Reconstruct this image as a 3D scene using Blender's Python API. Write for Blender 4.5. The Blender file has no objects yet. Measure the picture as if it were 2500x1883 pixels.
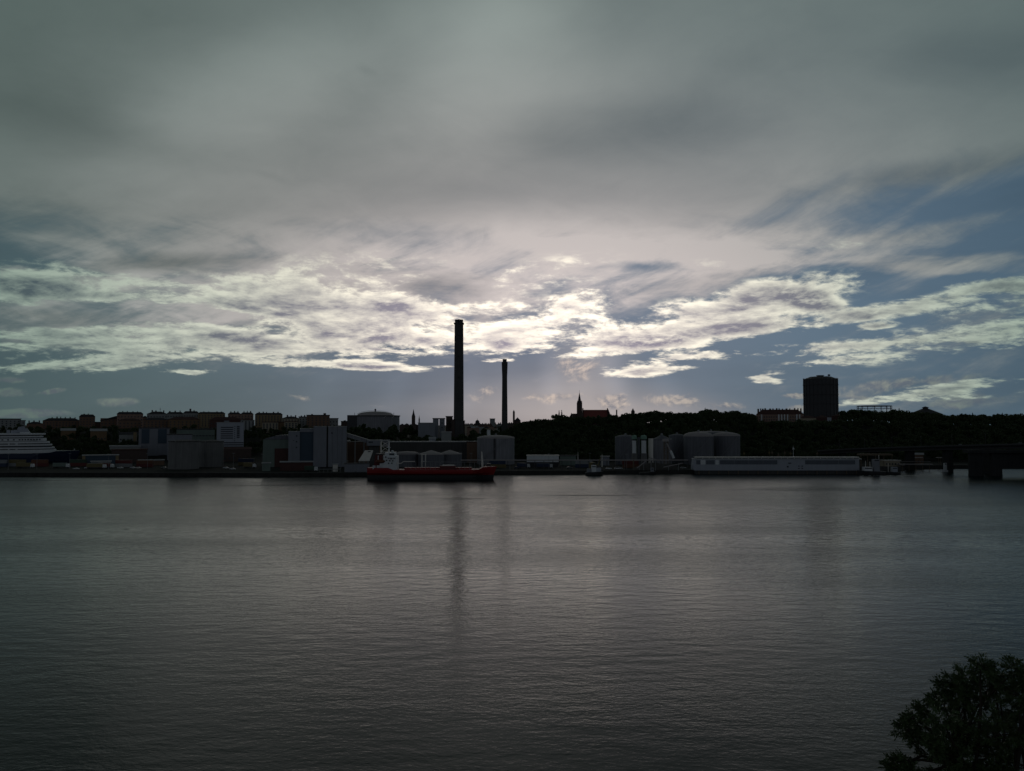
import bpy, bmesh, math, random
from mathutils import Vector, Matrix, noise as mnoise
R = math.radians
random.seed(11)
scene = bpy.context.scene
COL = scene.collection

# ---------------------------------------------------------------- camera
F, CX, CY, HZ, CAMZ = 2120.0, 1250.0, 941.5, 1036.0, 35.0     # photo pixels, metres
TH = math.atan((HZ - CY) / F)
cam_d = bpy.data.cameras.new('camera')
cam_d.sensor_width = 36.0
cam_d.lens = 36.0 * F / 2500.0
cam_d.clip_start = 0.2
cam_d.clip_end = 60000
cam = bpy.data.objects.new('camera', cam_d)
COL.objects.link(cam)
cam.location = (0, 0, CAMZ)
cam.rotation_euler = (R(90) + TH, 0, 0)
scene.camera = cam

ROT = 0.0            # heading of the group being built: a building squarely facing the bay is laid out on the
                     # axis and then turned, rigidly, about the viewpoint's plumb line
class view:
    def __init__(s, px): s.a = math.atan((px - CX) / F)
    def __enter__(s):
        global ROT
        s.old = ROT; ROT = s.a; return 1 / math.cos(s.a)
    def __exit__(s, *e):
        global ROT
        ROT = s.old
def W2(x, y):
    c, s = math.cos(ROT), math.sin(ROT); return x * c + y * s, -x * s + y * c
def zat(py, Y):
    Y = Y * math.cos(ROT)
    return CAMZ + Y * math.tan(TH + math.atan((CY - py) / F))
def xat(px, Y, Z=None):
    if ROT: return Y * math.tan(math.atan((px - CX) / F) - ROT)
    z = 20.0 if Z is None else Z
    return (px - CX) / F * (Y * math.cos(TH) + (z - CAMZ) * math.sin(TH))
def pt(px, py, Y):
    z = zat(py, Y)
    return (xat(px, Y, z), Y, z)
def circ(px0, px1, Y):
    """upright drum seen between px0 and px1 with its near side at distance Y: centre x, centre y, radius"""
    a, c = (px1 - px0) / 2 / F, ((px0 + px1) / 2 - CX) / F
    a /= math.sqrt(1 + c * c)
    r = a * Y / (1 - a)
    return c * (Y + r), Y + r, r
def mpp(Y):
    return Y / F

# ---------------------------------------------------------------- colour management
scene.view_settings.view_transform = 'Standard'
scene.view_settings.look = 'None'
scene.view_settings.gamma = 1
scene.view_settings.use_curve_mapping = False
EXPO = -4.0
scene.view_settings.exposure = EXPO
scene.render.film_transparent = False
cy = scene.cycles
cy.max_bounces = 5; cy.diffuse_bounces = 2; cy.glossy_bounces = 3; cy.transmission_bounces = 2
cy.sample_clamp_indirect = 2.0
cy.caustics_reflective = False

# ---------------------------------------------------------------- sun, veiled by the cloud sheet
SUN_AZ, SUN_EL = R(1.5), R(22)          # azimuth measured from +Y towards +X
sun_d = bpy.data.lights.new('sun', 'SUN')
sun_d.energy = 0.5
sun_d.angle = R(50)
sun_d.color = (1.0, 0.93, 0.84)
sun = bpy.data.objects.new('sun', sun_d)
COL.objects.link(sun)
sd = Vector((math.sin(SUN_AZ) * math.cos(SUN_EL), math.cos(SUN_AZ) * math.cos(SUN_EL), math.sin(SUN_EL)))
sun.rotation_euler = sd.to_track_quat('Z', 'Y').to_euler()
sun.location = (0, 0, 300)

# ---------------------------------------------------------------- a little shader-node algebra
def lin(c):
    return tuple(((v / 255) / 12.92 if v / 255 <= 0.04045 else ((v / 255 + 0.055) / 1.055) ** 2.4) for v in c)

class NT:
    def __init__(s, tree):
        s.t = tree; s.N = tree.nodes; s.L = tree.links
    def put(s, sock, v):
        if isinstance(v, S): s.L.new(v.o, sock)
        elif isinstance(v, bpy.types.NodeSocket): s.L.new(v, sock)
        else: sock.default_value = v
    def math(s, op, a, b=None, c=None, clamp=False):
        n = s.N.new('ShaderNodeMath'); n.operation = op; n.use_clamp = clamp
        s.put(n.inputs[0], a)
        if b is not None: s.put(n.inputs[1], b)
        if c is not None: s.put(n.inputs[2], c)
        return S(s, n.outputs[0])
    def sstep(s, v, a, b, lo=0.0, hi=1.0, kind='SMOOTHSTEP'):
        n = s.N.new('ShaderNodeMapRange'); n.interpolation_type = kind
        s.put(n.inputs[0], v); s.put(n.inputs[1], a); s.put(n.inputs[2], b); s.put(n.inputs[3], lo); s.put(n.inputs[4], hi)
        return S(s, n.outputs[0])
    def xyz(s, x, y, z=0.0):
        n = s.N.new('ShaderNodeCombineXYZ')
        s.put(n.inputs[0], x); s.put(n.inputs[1], y); s.put(n.inputs[2], z)
        return S(s, n.outputs[0])
    def noise(s, vec, scale, detail=4.0, rough=0.5, dist=0.0, w=None):
        n = s.N.new('ShaderNodeTexNoise')
        if w is not None: n.noise_dimensions = '4D'; n.inputs['W'].default_value = w
        s.put(n.inputs['Vector'], vec)
        n.inputs['Scale'].default_value = scale; n.inputs['Detail'].default_value = detail
        n.inputs['Roughness'].default_value = rough; n.inputs['Distortion'].default_value = dist
        return S(s, n.outputs[0])
    def mix(s, f, a, b, kind='MIX'):
        n = s.N.new('ShaderNodeMix'); n.data_type = 'RGBA'; n.blend_type = kind
        s.put(n.inputs['Factor'], f)
        for k, v in ((6, a), (7, b)):
            if isinstance(v, tuple) and len(v) == 3: v = (*v, 1)
            s.put(n.inputs[k], v)
        return S(s, n.outputs[2])
    def vscale(s, v, k):
        n = s.N.new('ShaderNodeVectorMath'); n.operation = 'SCALE'
        s.put(n.inputs[0], v); s.put(n.inputs['Scale'], k)
        return S(s, n.outputs[0])
    def vadd(s, a, b):
        n = s.N.new('ShaderNodeVectorMath'); n.operation = 'ADD'
        s.put(n.inputs[0], a); s.put(n.inputs[1], b)
        return S(s, n.outputs[0])
class S:
    def __init__(s, nt, o): s.nt = nt; s.o = o
    def __add__(s, b): return s.nt.math('ADD', s, b)
    def __radd__(s, b): return s.nt.math('ADD', s, b)
    def __sub__(s, b): return s.nt.math('SUBTRACT', s, b)
    def __rsub__(s, b): return s.nt.math('SUBTRACT', b, s)
    def __mul__(s, b): return s.nt.math('MULTIPLY', s, b)
    def __rmul__(s, b): return s.nt.math('MULTIPLY', s, b)
    def __truediv__(s, b): return s.nt.math('DIVIDE', s, b)
    def clamp(s): return s.nt.math('ADD', s, 0.0, clamp=True)

# ---------------------------------------------------------------- sky
world = bpy.data.worlds.new('World')
scene.world = world
world.use_nodes = True
wt = NT(world.node_tree)
wt.N.clear()
D2 = 2500.0 / 2212.0                     # sky places below are noted on a 2212-wide print of the photo
FD = F / D2
def ang(dx, dy):
    """direction (azimuth, elevation) of a place on the print"""
    a, b = (dx * D2 - CX) / F, (CY - dy * D2) / F
    v = Vector((a, 1.0, b)); v.rotate(Matrix.Rotation(TH, 3, 'X'))
    return math.atan2(v.x, v.y), math.atan2(v.z, math.hypot(v.x, v.y))
def build_sky():
    t = wt
    tc = t.N.new('ShaderNodeTexCoord')
    sep = t.N.new('ShaderNodeSeparateXYZ'); t.L.new(tc.outputs['Generated'], sep.inputs[0])
    x, y, z = (S(t, sep.outputs[i]) for i in range(3))
    az = t.math('ARCTAN2', x, y)
    el = t.math('ARCSINE', z)
    zz = t.math('MAXIMUM', z, 0.0) + 0.07
    q = t.xyz(x / zz, y / zz, 0.0)                       # the flat cloud deck seen in perspective
    z2 = t.math('MAXIMUM', z, 0.0) + 0.19
    q2 = t.xyz(x / z2, y / z2, 0.0)                      # a thicker deck: less foreshortened heaps
    p = t.xyz(az, el * 1.0, 0.0)
    # domain warp
    w1 = t.noise(q, 1.6, 3, 0.55)
    w2 = t.noise(q2, 6.5, 4, 0.6, w=3.0)
    w3 = t.noise(q, 1.6, 3, 0.55, w=8.0)
    n_mid = t.noise(q2, 3.6, 10, 0.64, 0.22, w=1.0)
    qs = t.vadd(q2, t.xyz(0.0, -0.055, 0.0))
    n_mid2 = t.noise(qs, 3.6, 10, 0.64, 0.22, w=1.0)
    au = az + (w1 - 0.5) * 0.10 + (w2 - 0.5) * 0.03
    ev = el + (w3 - 0.5) * 0.035 + (w2 - 0.5) * 0.008
    pw = t.xyz(au, ev, 0.0)
    au2 = az + (w1 - 0.5) * 0.05 + (w2 - 0.5) * 0.02
    ev2 = el + (w2 - 0.5) * 0.010
    pw2 = t.xyz(au2, ev2, 0.0)
    def blobs(vec, items):
        """sum of soft ellipses; the running sum rides in the vector's z so the nodes are evaluated one after another"""
        v = vec
        for (cx, cy_, rx, ry, rot, amp, *soft) in items:
            a, e = ang(cx, cy_)
            m = t.N.new('ShaderNodeMapping'); m.vector_type = 'TEXTURE'
            t.put(m.inputs[0], v)
            m.inputs['Location'].default_value = (a, e, 0)
            m.inputs['Rotation'].default_value = (0, 0, R(rot))
            m.inputs['Scale'].default_value = (rx / FD, ry / FD, 1e6)
            l = t.N.new('ShaderNodeVectorMath'); l.operation = 'LENGTH'; t.L.new(m.outputs[0], l.inputs[0])
            s = t.sstep(S(t, l.outputs['Value']), 1.0, soft[0] if soft else 0.0, 0.0, amp)
            k = t.N.new('ShaderNodeVectorMath'); k.operation = 'MULTIPLY_ADD'
            t.put(k.inputs[0], s); k.inputs[1].default_value = (0, 0, 1); t.put(k.inputs[2], v)
            v = k.outputs[0]
        sp = t.N.new('ShaderNodeSeparateXYZ'); t.L.new(v, sp.inputs[0])
        return S(t, sp.outputs[2])
    def grow(k, items): return [(a, b, c * (k if o > 0 else 1.1), d * (k if o > 0 else 1.1), r, o) for (a, b, c, d, r, o) in items]
    def grow(k, items): return [(a, b, c * (k if o > 0 else 1.1), d * (k if o > 0 else 1.1), r, o) for (a, b, c, d, r, o) in items]
    # --- 1. air between the clouds: Nishita sky dimmed by the overcast, tinted slate
    sky = t.N.new('ShaderNodeTexSky'); sky.sky_type = 'NISHITA'; sky.sun_disc = False
    sky.sun_elevation = SUN_EL; sky.sun_rotation = SUN_AZ
    sky.air_density = 1.0; sky.dust_density = 0.6; sky.ozone_density = 3.0
    nish = t.vscale(S(t, sky.outputs[0]), 0.026)
    side = t.sstep(az, -0.62, 0.62)                       # left .. right
    slate = t.mix(side, lin((84, 101, 106)), lin((84, 104, 122)))
    mid = blobs(p, [(1080, 760, 820, 460, 0, 1.0)])
    slate = t.mix(mid * 0.85, slate, lin((86, 94, 112)))
    warm = blobs(p, [(1230, 905, 420, 110, 0, 1.0), (1270, 780, 150, 130, 60, 0.55), (1430, 900, 240, 60, 0, 0.3), (1150, 840, 330, 90, 0, 0.25), (900, 880, 200, 40, 0, 0.12)])
    slate = t.mix((warm * 0.75).clamp(), slate, lin((156, 150, 150)))
    air = t.mix(0.07, slate, nish)
    lows = t.noise(t.xyz(az * 3.0, el * 15.0, 0.0), 1.3, 5, 0.55, 0.4, w=9.0)      # unlit stratus low over the town, rain-grey
    shaft = blobs(p, [(850, 850, 46, 110, -24, 0.10), (1010, 850, 40, 110, -12, 0.10), (1330, 830, 44, 120, 14, 0.16), (1440, 840, 50, 120, 24, 0.10), (690, 850, 50, 100, -34, 0.07), (1190, 820, 40, 100, 4, 0.12)])
    air = t.vscale(air, 0.80 + lows * 0.42 + shaft)
    # --- 2. low sunlit cumulus standing on the skyline
    nc = t.noise(t.xyz(az, el * 1.25, 0.0), 26.0, 7, 0.6, 0.4)
    nc2 = t.noise(t.xyz(az + 0.002, (el + 0.0035) * 1.25, 0.0), 26.0, 7, 0.6, 0.4)
    mc = blobs(p, [(1320, 868, 60, 32, 0, 0.75), (1200, 858, 110, 22, 0, 0.6), (1450, 862, 90, 26, 0, 0.55), (1250, 790, 75, 55, 20, 0.45),
                    (1045, 845, 60, 40, 0, 0.38), (2100, 868, 170, 26, 0, 0.55), (1860, 868, 60, 28, 0, 0.6), (1740, 882, 80, 12, 0, 0.5),
                    (60, 893, 130, 14, 0, 0.9), (240, 868, 70, 18, 0, 0.5), (20, 848, 50, 16, 0, 0.8), (110, 846, 40, 8, 10, 0.7), (30, 822, 60, 12, 0, 0.7), (640, 860, 160, 16, 0, 0.2), (1950, 830, 200, 20, 5, 0.4), (1740, 855, 90, 10, 0, 0.7), (1560, 880, 80, 18, 0, 0.35)])
    cc = mc * 1.2 + (nc - 0.57) * 2.4
    ac = t.sstep(cc, 0.0, 0.5) * t.sstep(mc, 0.03, 0.2)
    shc = ((nc - nc2) * 7.0 + 0.42).clamp()
    prox = blobs(p, [(1120, 740, 1500, 680, 0, 1.0, 0.1)])      # nearness to the sun
    proxa = blobs(p, [(1150, 730, 1150, 620, 0, 1.0)])
    litc = t.mix(proxa, lin((120, 134, 124)), lin((212, 192, 174)))
    colc = t.mix(shc, lin((108, 110, 118)), litc)
    air = t.mix(ac * 0.62, air, colc)
    # --- 3. high stratus sheet, soft
    nh = t.noise(t.xyz(x / zz * 0.5, y / zz, 0.0), 0.9, 4, 0.5, 0.5, w=5.0)
    nf = t.noise(q2, 4.2, 7, 0.62, 0.6, w=6.0)
    ca = 0.42                                             # cirrus combed towards upper right
    ncir = t.noise(t.xyz((az * math.cos(ca) + el * math.sin(ca)) * 3.0, (el * math.cos(ca) - az * math.sin(ca)) * 22.0, 0.0), 1.6, 6, 0.62, 0.5, w=7.0)
    top = t.sstep(el, ang(1100, 585)[1], ang(1100, 430)[1])
    top_r = t.sstep(el, ang(1100, 520)[1], ang(1100, 330)[1])
    cover = t.sstep(az, R(10), R(24), 0.0, 1.0)
    top = t.math('MULTIPLY_ADD', cover, (top_r - top), top)
    veil = blobs(pw, [(1250, 560, 440, 115, 0, 0.95), (1650, 540, 430, 70, 2, 0.9), (1980, 575, 320, 50, -3, 0.85), (450, 560, 660, 130, 0, 0.95), (800, 640, 460, 140, 0, 1.0), (300, 690, 560, 120, 0, 0.75), (1150, 660, 420, 90, 0, 0.6),
                      (140, 600, 260, 40, 0, 0.5), (1500, 610, 260, 46, 8, 0.6), (2050, 490, 280, 26, 4, 0.5), (2000, 395, 300, 60, 12, 0.3), (2100, 700, 200, 90, 0, 0.35),
                      (2150, 430, 240, 80, 15, -0.40), (1840, 595, 150, 34, 0, -1.0), (2080, 615, 110, 22, 0, -0.5), (1390, 575, 110, 22, 0, -0.55), (60, 560, 170, 50, 0, -0.6), (200, 590, 170, 16, -5, -0.5)])
    hv = (top * 1.15 + veil * (0.35 + nf * 1.2) + (nf - 0.5) * 0.9 + (ncir - 0.5) * 1.5 * (1.0 - top * 0.8) + cover * 0.10).clamp()
    ah = t.sstep(hv, 0.05, 1.0)
    streak = blobs(pw, [(1060, 90, 360, 260, 30, 0.62), (560, 190, 440, 140, 28, 0.42), (1260, 190, 420, 120, 15, 0.22), (2050, 230, 440, 120, 10, 0.06), (60, 350, 360, 110, 0, 0.42), (1100, 30, 400, 80, 0, 0.14), (330, 400, 420, 60, 5, 0.16),
                        (80, 320, 330, 200, 15, -0.50), (120, 60, 500, 170, 20, -0.2), (1370, 290, 480, 110, 2, -0.36), (2000, 380, 330, 50, 5, -0.38), (2150, 130, 300, 130, 0, -0.3), (1700, 110, 420, 120, 0, -0.08), (1150, 400, 600, 60, 0, -0.04),
                        (1180, 570, 640, 170, 0, 1.05), (1650, 545, 440, 70, 0, 0.65), (2000, 590, 340, 70, 0, 0.4), (480, 600, 600, 90, 0, 0.5), (720, 540, 400, 80, 0, 0.25), (300, 680, 480, 100, 0, 0.5), (1750, 580, 200, 26, 10, 0.3),
                        (380, 568, 240, 36, 4, -0.8), (980, 612, 190, 44, 0, -0.75), (775, 150, 40, 14, -15, -0.12), (580, 390, 60, 14, -10, -0.08), (120, 684, 200, 26, 0, -0.5), (600, 650, 200, 26, 0, -0.25)])
    br = (streak * 0.62 + (nh - 0.5) * 0.36 + (nf - 0.5) * (0.85 - top * 0.60) + (ncir - 0.5) * (0.5 - top * 0.44) + 0.52)
    lowc = t.mix(side, lin((74, 84, 82)), lin((66, 80, 90)))
    lowc = t.mix(mid, lowc, lin((86, 88, 96)))
    hic = t.mix(prox, lin((156, 162, 158)), lin((180, 172, 168)))
    colh = t.mix(br.clamp(), lowc, hic)
    c = t.mix(ah, air, colh)
    # --- 4. sunlit altocumulus bank
    ma = blobs(pw2, grow(1.4, [(260, 700, 520, 70, 0, 0.62), (700, 690, 330, 60, 5, 0.5), (60, 618, 190, 26, -6, 0.65), (480, 640, 420, 60, 0, 0.42), (880, 640, 260, 60, 0, 0.3), (420, 600, 400, 60, 0, 0.3), (820, 560, 300, 40, 5, 0.15), (640, 745, 300, 40, -3, 0.75), (900, 700, 210, 60, 0, 0.62), (230, 790, 240, 20, 5, 0.6), (60, 745, 210, 26, 0, 0.5), (420, 805, 60, 6, 0, 0.8),
                      (745, 789, 185, 11, -2, 0.95), (850, 757, 50, 6, -5, 0.9), (955, 791, 30, 5, 0, 1.0), (1075, 778, 40, 4, 0, 0.9), (930, 735, 60, 14, 10, 0.5), (1090, 610, 260, 40, 12, 0.35),
                      (1150, 708, 190, 54, 6, 0.62), (1265, 655, 74, 46, 0, 0.72), (1060, 745, 70, 16, 0, 0.6), (1310, 745, 240, 26, 3, 0.5),
                      (1560, 672, 300, 46, 10, 0.95), (1750, 650, 110, 24, -20, 0.7), (1420, 735, 200, 32, 6, 0.6), (1640, 712, 200, 17, 6, 0.75), (1500, 770, 170, 12, 5, 0.75), (1400, 800, 110, 13, 3, 0.9),
                      (1940, 668, 150, 18, 9, 0.8), (2160, 655, 110, 42, 10, 0.6), (2130, 618, 90, 16, -5, 0.75), (1885, 705, 46, 7, 5, 1.0), (2060, 735, 330, 34, 5, 0.68), (1820, 748, 190, 13, 4, 0.6),
                      (2060, 838, 260, 12, 7, 0.6), (2020, 858, 170, 8, 3, 0.4), (1660, 816, 30, 13, 0, 1.0), (1790, 782, 80, 7, 3, 0.4), (1700, 545, 260, 18, 5, 0.25),
                      (340, 672, 190, 30, 0, -1.1), (110, 684, 220, 34, 3, -1.2), (540, 702, 170, 30, -8, -1.0), (300, 625, 200, 20, 0, -0.5), (760, 690, 100, 24, 0, -0.5), (980, 630, 170, 36, 0, -0.7), (30, 738, 60, 8, 0, -0.6), (400, 575, 260, 50, 0, -0.4), (620, 842, 700, 30, 0, -0.9)]))
    n_fine = t.noise(q2, 19.0, 6, 0.68, 0.4, w=2.0)
    da = ma * 0.98 + (n_mid - 0.5) * 3.9 + (n_fine - 0.5) * 1.0 - 0.22
    aa = t.sstep(da, -0.10, 0.52) * t.sstep(ma, 0.02, 0.26)
    emb = (n_mid - n_mid2) * 4.2 + (n_fine - 0.5) * 1.5
    thick = t.sstep(da, 0.30, 1.15)
    sh = (emb + 0.80 - thick * 0.66).clamp()
    lita = t.mix(proxa, lin((170, 182, 168)), lin((250, 240, 220)))
    shd = t.mix(proxa, lin((86, 99, 104)), lin((134, 128, 138)))
    cola = t.mix(sh, shd, lita)
    c = t.mix(aa, c, cola)
    # --- forward-scattered glow of the veiled sun; lens vignette and green edge cast painted into the sky colour
    glow = blobs(p, [(1180, 640, 620, 330, 0, 0.16), (1180, 640, 1250, 760, 0, 0.20), (1100, 700, 1200, 170, 0, 0.14)])
    vignette = blobs(p, [(1150, 640, 2100, 1350, 0, 1.0, 0.15)])
    c = t.mix(1.0, c, t.mix(vignette, lin((203, 240, 237)), lin((252, 250, 252))), 'MULTIPLY')
    c = t.vscale(c, vignette * 0.58 + 0.46 + glow)
    # --- unseen sky shaped for light: darkened overhead for water, brightened behind to fill facades
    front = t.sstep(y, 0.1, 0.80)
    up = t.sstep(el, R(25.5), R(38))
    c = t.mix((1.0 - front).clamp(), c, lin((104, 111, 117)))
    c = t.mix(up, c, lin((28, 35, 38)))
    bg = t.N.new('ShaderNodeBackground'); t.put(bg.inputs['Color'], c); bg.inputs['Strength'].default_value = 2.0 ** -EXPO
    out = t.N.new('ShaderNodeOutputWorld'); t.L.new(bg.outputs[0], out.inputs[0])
build_sky()
world.cycles.sampling_method = 'MANUAL'
world.cycles.sample_map_resolution = 512

# ---------------------------------------------------------------- materials
MATS = {}
def mat(name, rgb, rough=0.8, var=0.25, scale=0.4, metal=0.0, spec=0.4, streaks=0.0):
    if name in MATS: return MATS[name]
    m = bpy.data.materials.new(name); m.use_nodes = True
    t = NT(m.node_tree)
    b = t.N['Principled BSDF']
    tc = t.N.new('ShaderNodeTexCoord')
    n = t.noise(tc.outputs['Object'], scale, 5, 0.6)
    f = n * (2 * var) + (1 - var)
    if streaks:
        mp = t.N.new('ShaderNodeMapping'); t.L.new(tc.outputs['Object'], mp.inputs[0]); mp.inputs['Scale'].default_value = (1, 1, 0.06)
        f = f * (1.0 + (t.noise(mp.outputs[0], 0.9, 4, 0.65) - 0.5) * streaks)
    c = t.vscale(t.mix(1.0, (*rgb, 1), (*rgb, 1)), f)
    t.put(b.inputs['Base Color'], c)
    b.inputs['Roughness'].default_value = rough; b.inputs['Metallic'].default_value = metal
    b.inputs['Specular IOR Level'].default_value = spec
    MATS[name] = m
    return m

def water_material():
    m = bpy.data.materials.new('sea_water'); m.use_nodes = True
    t = NT(m.node_tree); b = t.N['Principled BSDF']
    geo = t.N.new('ShaderNodeNewGeometry')
    P = geo.outputs['Position']
    def mapped(sx, sy, rot=0.0):
        mp = t.N.new('ShaderNodeMapping'); t.L.new(P, mp.inputs[0])
        mp.inputs['Scale'].default_value = (sx, sy, 1); mp.inputs['Rotation'].default_value = (0, 0, rot)
        return mp.outputs[0]
    big = t.noise(mapped(0.0030, 0.016, 0.10), 1.0, 5, 0.6)          # wind lanes across the bay
    gust = t.noise(mapped(0.010, 0.035, 0.2), 1.0, 3, 0.5)
    wind = t.sstep(big * 0.7 + gust * 0.3, 0.40, 0.62)
    wv1 = t.noise(mapped(0.65, 1.0, 0.35), 1.4, 3, 0.62, 0.2)
    wv2 = t.noise(mapped(0.16, 0.34, -0.25), 1.0, 2, 0.5)
    def patch(px, py, w, d, rot):
        Y = CAMZ / ((py - HZ) / F); X = (px - CX) / F * Y
        mp = t.N.new('ShaderNodeMapping'); mp.vector_type = 'TEXTURE'; t.L.new(P, mp.inputs[0])
        mp.inputs['Location'].default_value = (X, Y, 0); mp.inputs['Rotation'].default_value = (0, 0, R(rot)); mp.inputs['Scale'].default_value = (w, d, 1)
        l = t.N.new('ShaderNodeVectorMath'); l.operation = 'LENGTH'; t.L.new(mp.outputs[0], l.inputs[0])
        return t.sstep(S(t, l.outputs['Value']), 1.0, 0.2)
    paws = patch(1990, 1193, 62, 22, 4) + patch(730, 1184, 70, 9, 3) + patch(1125, 1216, 16, 9, 0) + patch(1440, 1208, 30, 6, 0) + patch(30, 1172, 60, 10, 0)
    wv3 = t.noise(mapped(0.05, 0.30, 0.05), 1.0, 4, 0.6)                # steeper, streaky ripples in the cat's paws
    spos = t.N.new('ShaderNodeSeparateXYZ'); t.L.new(P, spos.inputs[0])
    out_ = t.sstep(S(t, spos.outputs[1]), 110.0, 480.0)                 # rougher out on the open bay than under the bank
    hgt = wv1 * ((0.034 + 0.046 * wind) * (1.0 + 0.6 * out_)) + wv2 * (0.10 + 0.30 * out_) + (wv3 * paws) * 1.5
    bump = t.N.new('ShaderNodeBump'); bump.inputs['Strength'].default_value = 1.0; bump.inputs['Distance'].default_value = 1.0
    t.put(bump.inputs['Height'], hgt)
    t.L.new(bump.outputs[0], b.inputs['Normal'])
    b.inputs['Base Color'].default_value = (0.003, 0.014, 0.015, 1)
    t.put(b.inputs['Roughness'], 0.05 + wind * 0.03 + out_ * 0.165)
    b.inputs['IOR'].default_value = 1.14
    return m

# ---------------------------------------------------------------- mesh building
class MB:
    def __init__(s): s.v = []; s.f = []
    def add(s, vs, fs):
        o = len(s.v); s.v += [tuple(a) for a in vs]; s.f += [tuple(i + o for i in f) for f in fs]; return s
    def box(s, x0, x1, y0, y1, z0, z1):
        return s.add([(x0,y0,z0),(x1,y0,z0),(x1,y1,z0),(x0,y1,z0),(x0,y0,z1),(x1,y0,z1),(x1,y1,z1),(x0,y1,z1)],
                     [(0,3,2,1),(4,5,6,7),(0,1,5,4),(1,2,6,5),(2,3,7,6),(3,0,4,7)])
    def prism_y(s, poly, y0, y1):
        """polygon in x,z pushed along y"""
        n = len(poly)
        return s.add([(a, y0, b) for a, b in poly] + [(a, y1, b) for a, b in poly],
                     [tuple(range(n)), tuple(range(2*n-1, n-1, -1))] + [(i, n+i, n+(i+1) % n, (i+1) % n) for i in range(n)])
    def prism_x(s, poly, x0, x1):
        n = len(poly)
        return s.add([(x0, a, b) for a, b in poly] + [(x1, a, b) for a, b in poly],
                     [tuple(range(n)), tuple(range(2*n-1, n-1, -1))] + [(i, n+i, n+(i+1) % n, (i+1) % n) for i in range(n)])
    def prism_z(s, poly, z0, z1):
        n = len(poly)
        return s.add([(a, b, z0) for a, b in poly] + [(a, b, z1) for a, b in poly],
                     [tuple(range(n-1, -1, -1)), tuple(range(n, 2*n))] + [(i, (i+1) % n, n+(i+1) % n, n+i) for i in range(n)])
    def lathe(s, cx, cy_, prof, n=32, cap=True):
        """prof: list of (r, z) from bottom to top"""
        vs = []; fs = []
        for r, z in prof:
            for i in range(n):
                a = 2*math.pi*i/n; vs.append((cx + r*math.cos(a), cy_ + r*math.sin(a), z))
        for k in range(len(prof)-1):
            for i in range(n):
                j = (i+1) % n
                fs.append((k*n+i, k*n+j, (k+1)*n+j, (k+1)*n+i))
        if cap:
            fs.append(tuple(range(n-1, -1, -1))); fs.append(tuple((len(prof)-1)*n+i for i in range(n)))
        return s.add(vs, fs)
    def tube(s, a, b, r, n=6, r2=None):
        a = Vector(a); b = Vector(b); d = (b-a)
        if d.length < 1e-6: return s
        u = d.orthogonal().normalized(); w = d.normalized().cross(u)
        r2 = r if r2 is None else r2
        vs = [a + (u*math.cos(2*math.pi*i/n) + w*math.sin(2*math.pi*i/n))*r for i in range(n)] + \
             [b + (u*math.cos(2*math.pi*i/n) + w*math.sin(2*math.pi*i/n))*r2 for i in range(n)]
        return s.add(vs, [(i, (i+1) % n, n+(i+1) % n, n+i) for i in range(n)] + [tuple(range(n-1,-1,-1)), tuple(range(n, 2*n))])
    def path(s, pts, r, n=6):
        for a, b in zip(pts, pts[1:]): s.tube(a, b, r, n)
        return s
    def hip(s, x0, x1, y0, y1, z0, h, inset=None):
        """hipped roof"""
        i = min((x1-x0), (y1-y0))/2 if inset is None else inset
        if (x1-x0) >= (y1-y0):
            ym = (y0+y1)/2; a, b = (x0+i, ym, z0+h), (x1-i, ym, z0+h)
            return s.add([(x0,y0,z0),(x1,y0,z0),(x1,y1,z0),(x0,y1,z0),a,b],[(0,1,5,4),(1,2,5),(2,3,4,5),(3,0,4),(0,3,2,1)])
        xm = (x0+x1)/2; a, b = (xm, y0+i, z0+h), (xm, y1-i, z0+h)
        return s.add([(x0,y0,z0),(x1,y0,z0),(x1,y1,z0),(x0,y1,z0),a,b],[(0,1,4),(1,2,5,4),(2,3,5),(3,0,4,5),(0,3,2,1)])
    def build(s, name, m, parent=None, smooth=False, local=False):
        me = bpy.data.meshes.new(name)
        off = Vector((0,0,0)); q = parent
        if not local:
            while q is not None: off += q.location; q = q.parent
            if ROT: s.v = [(*W2(a, b), c) for a, b, c in s.v]
        me.from_pydata([(a-off.x, b-off.y, c-off.z) for a, b, c in s.v], [], s.f)
        bm = bmesh.new(); bm.from_mesh(me); bmesh.ops.recalc_face_normals(bm, faces=bm.faces); bm.to_mesh(me); bm.free()
        me.materials.append(m)
        if smooth:
            me.shade_smooth()
            try: me.set_sharp_from_angle(angle=R(35))
            except Exception: pass
        o = bpy.data.objects.new(name, me); COL.objects.link(o); o.parent = parent
        return o
def tag(o, label=None, cat=None, group=None, kind=None):
    if label: o['label'] = label
    if cat: o['category'] = cat
    if group: o['group'] = group
    if kind: o['kind'] = kind
    return o
def thing(name, loc, label, cat, group=None):
    o = bpy.data.objects.new(name, None); o.empty_display_size = 1.0
    COL.objects.link(o); o.location = (*W2(loc[0], loc[1]), loc[2])
    return tag(o, label, cat, group)
def link_copy(o, parent=None, loc=None):
    c = o.copy(); COL.objects.link(c); c.parent = parent
    if loc is not None: c.location = loc
    return c
def copy_tree(root, loc, label=None, rz=0.0, sc=(1,1,1)):
    c = link_copy(root, None, loc); c.rotation_euler = (0,0,rz); c.scale = sc
    if label: c['label'] = label
    for ch in root.children:
        d = link_copy(ch, c)
        for g in ch.children: link_copy(g, d)
    return c

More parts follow.
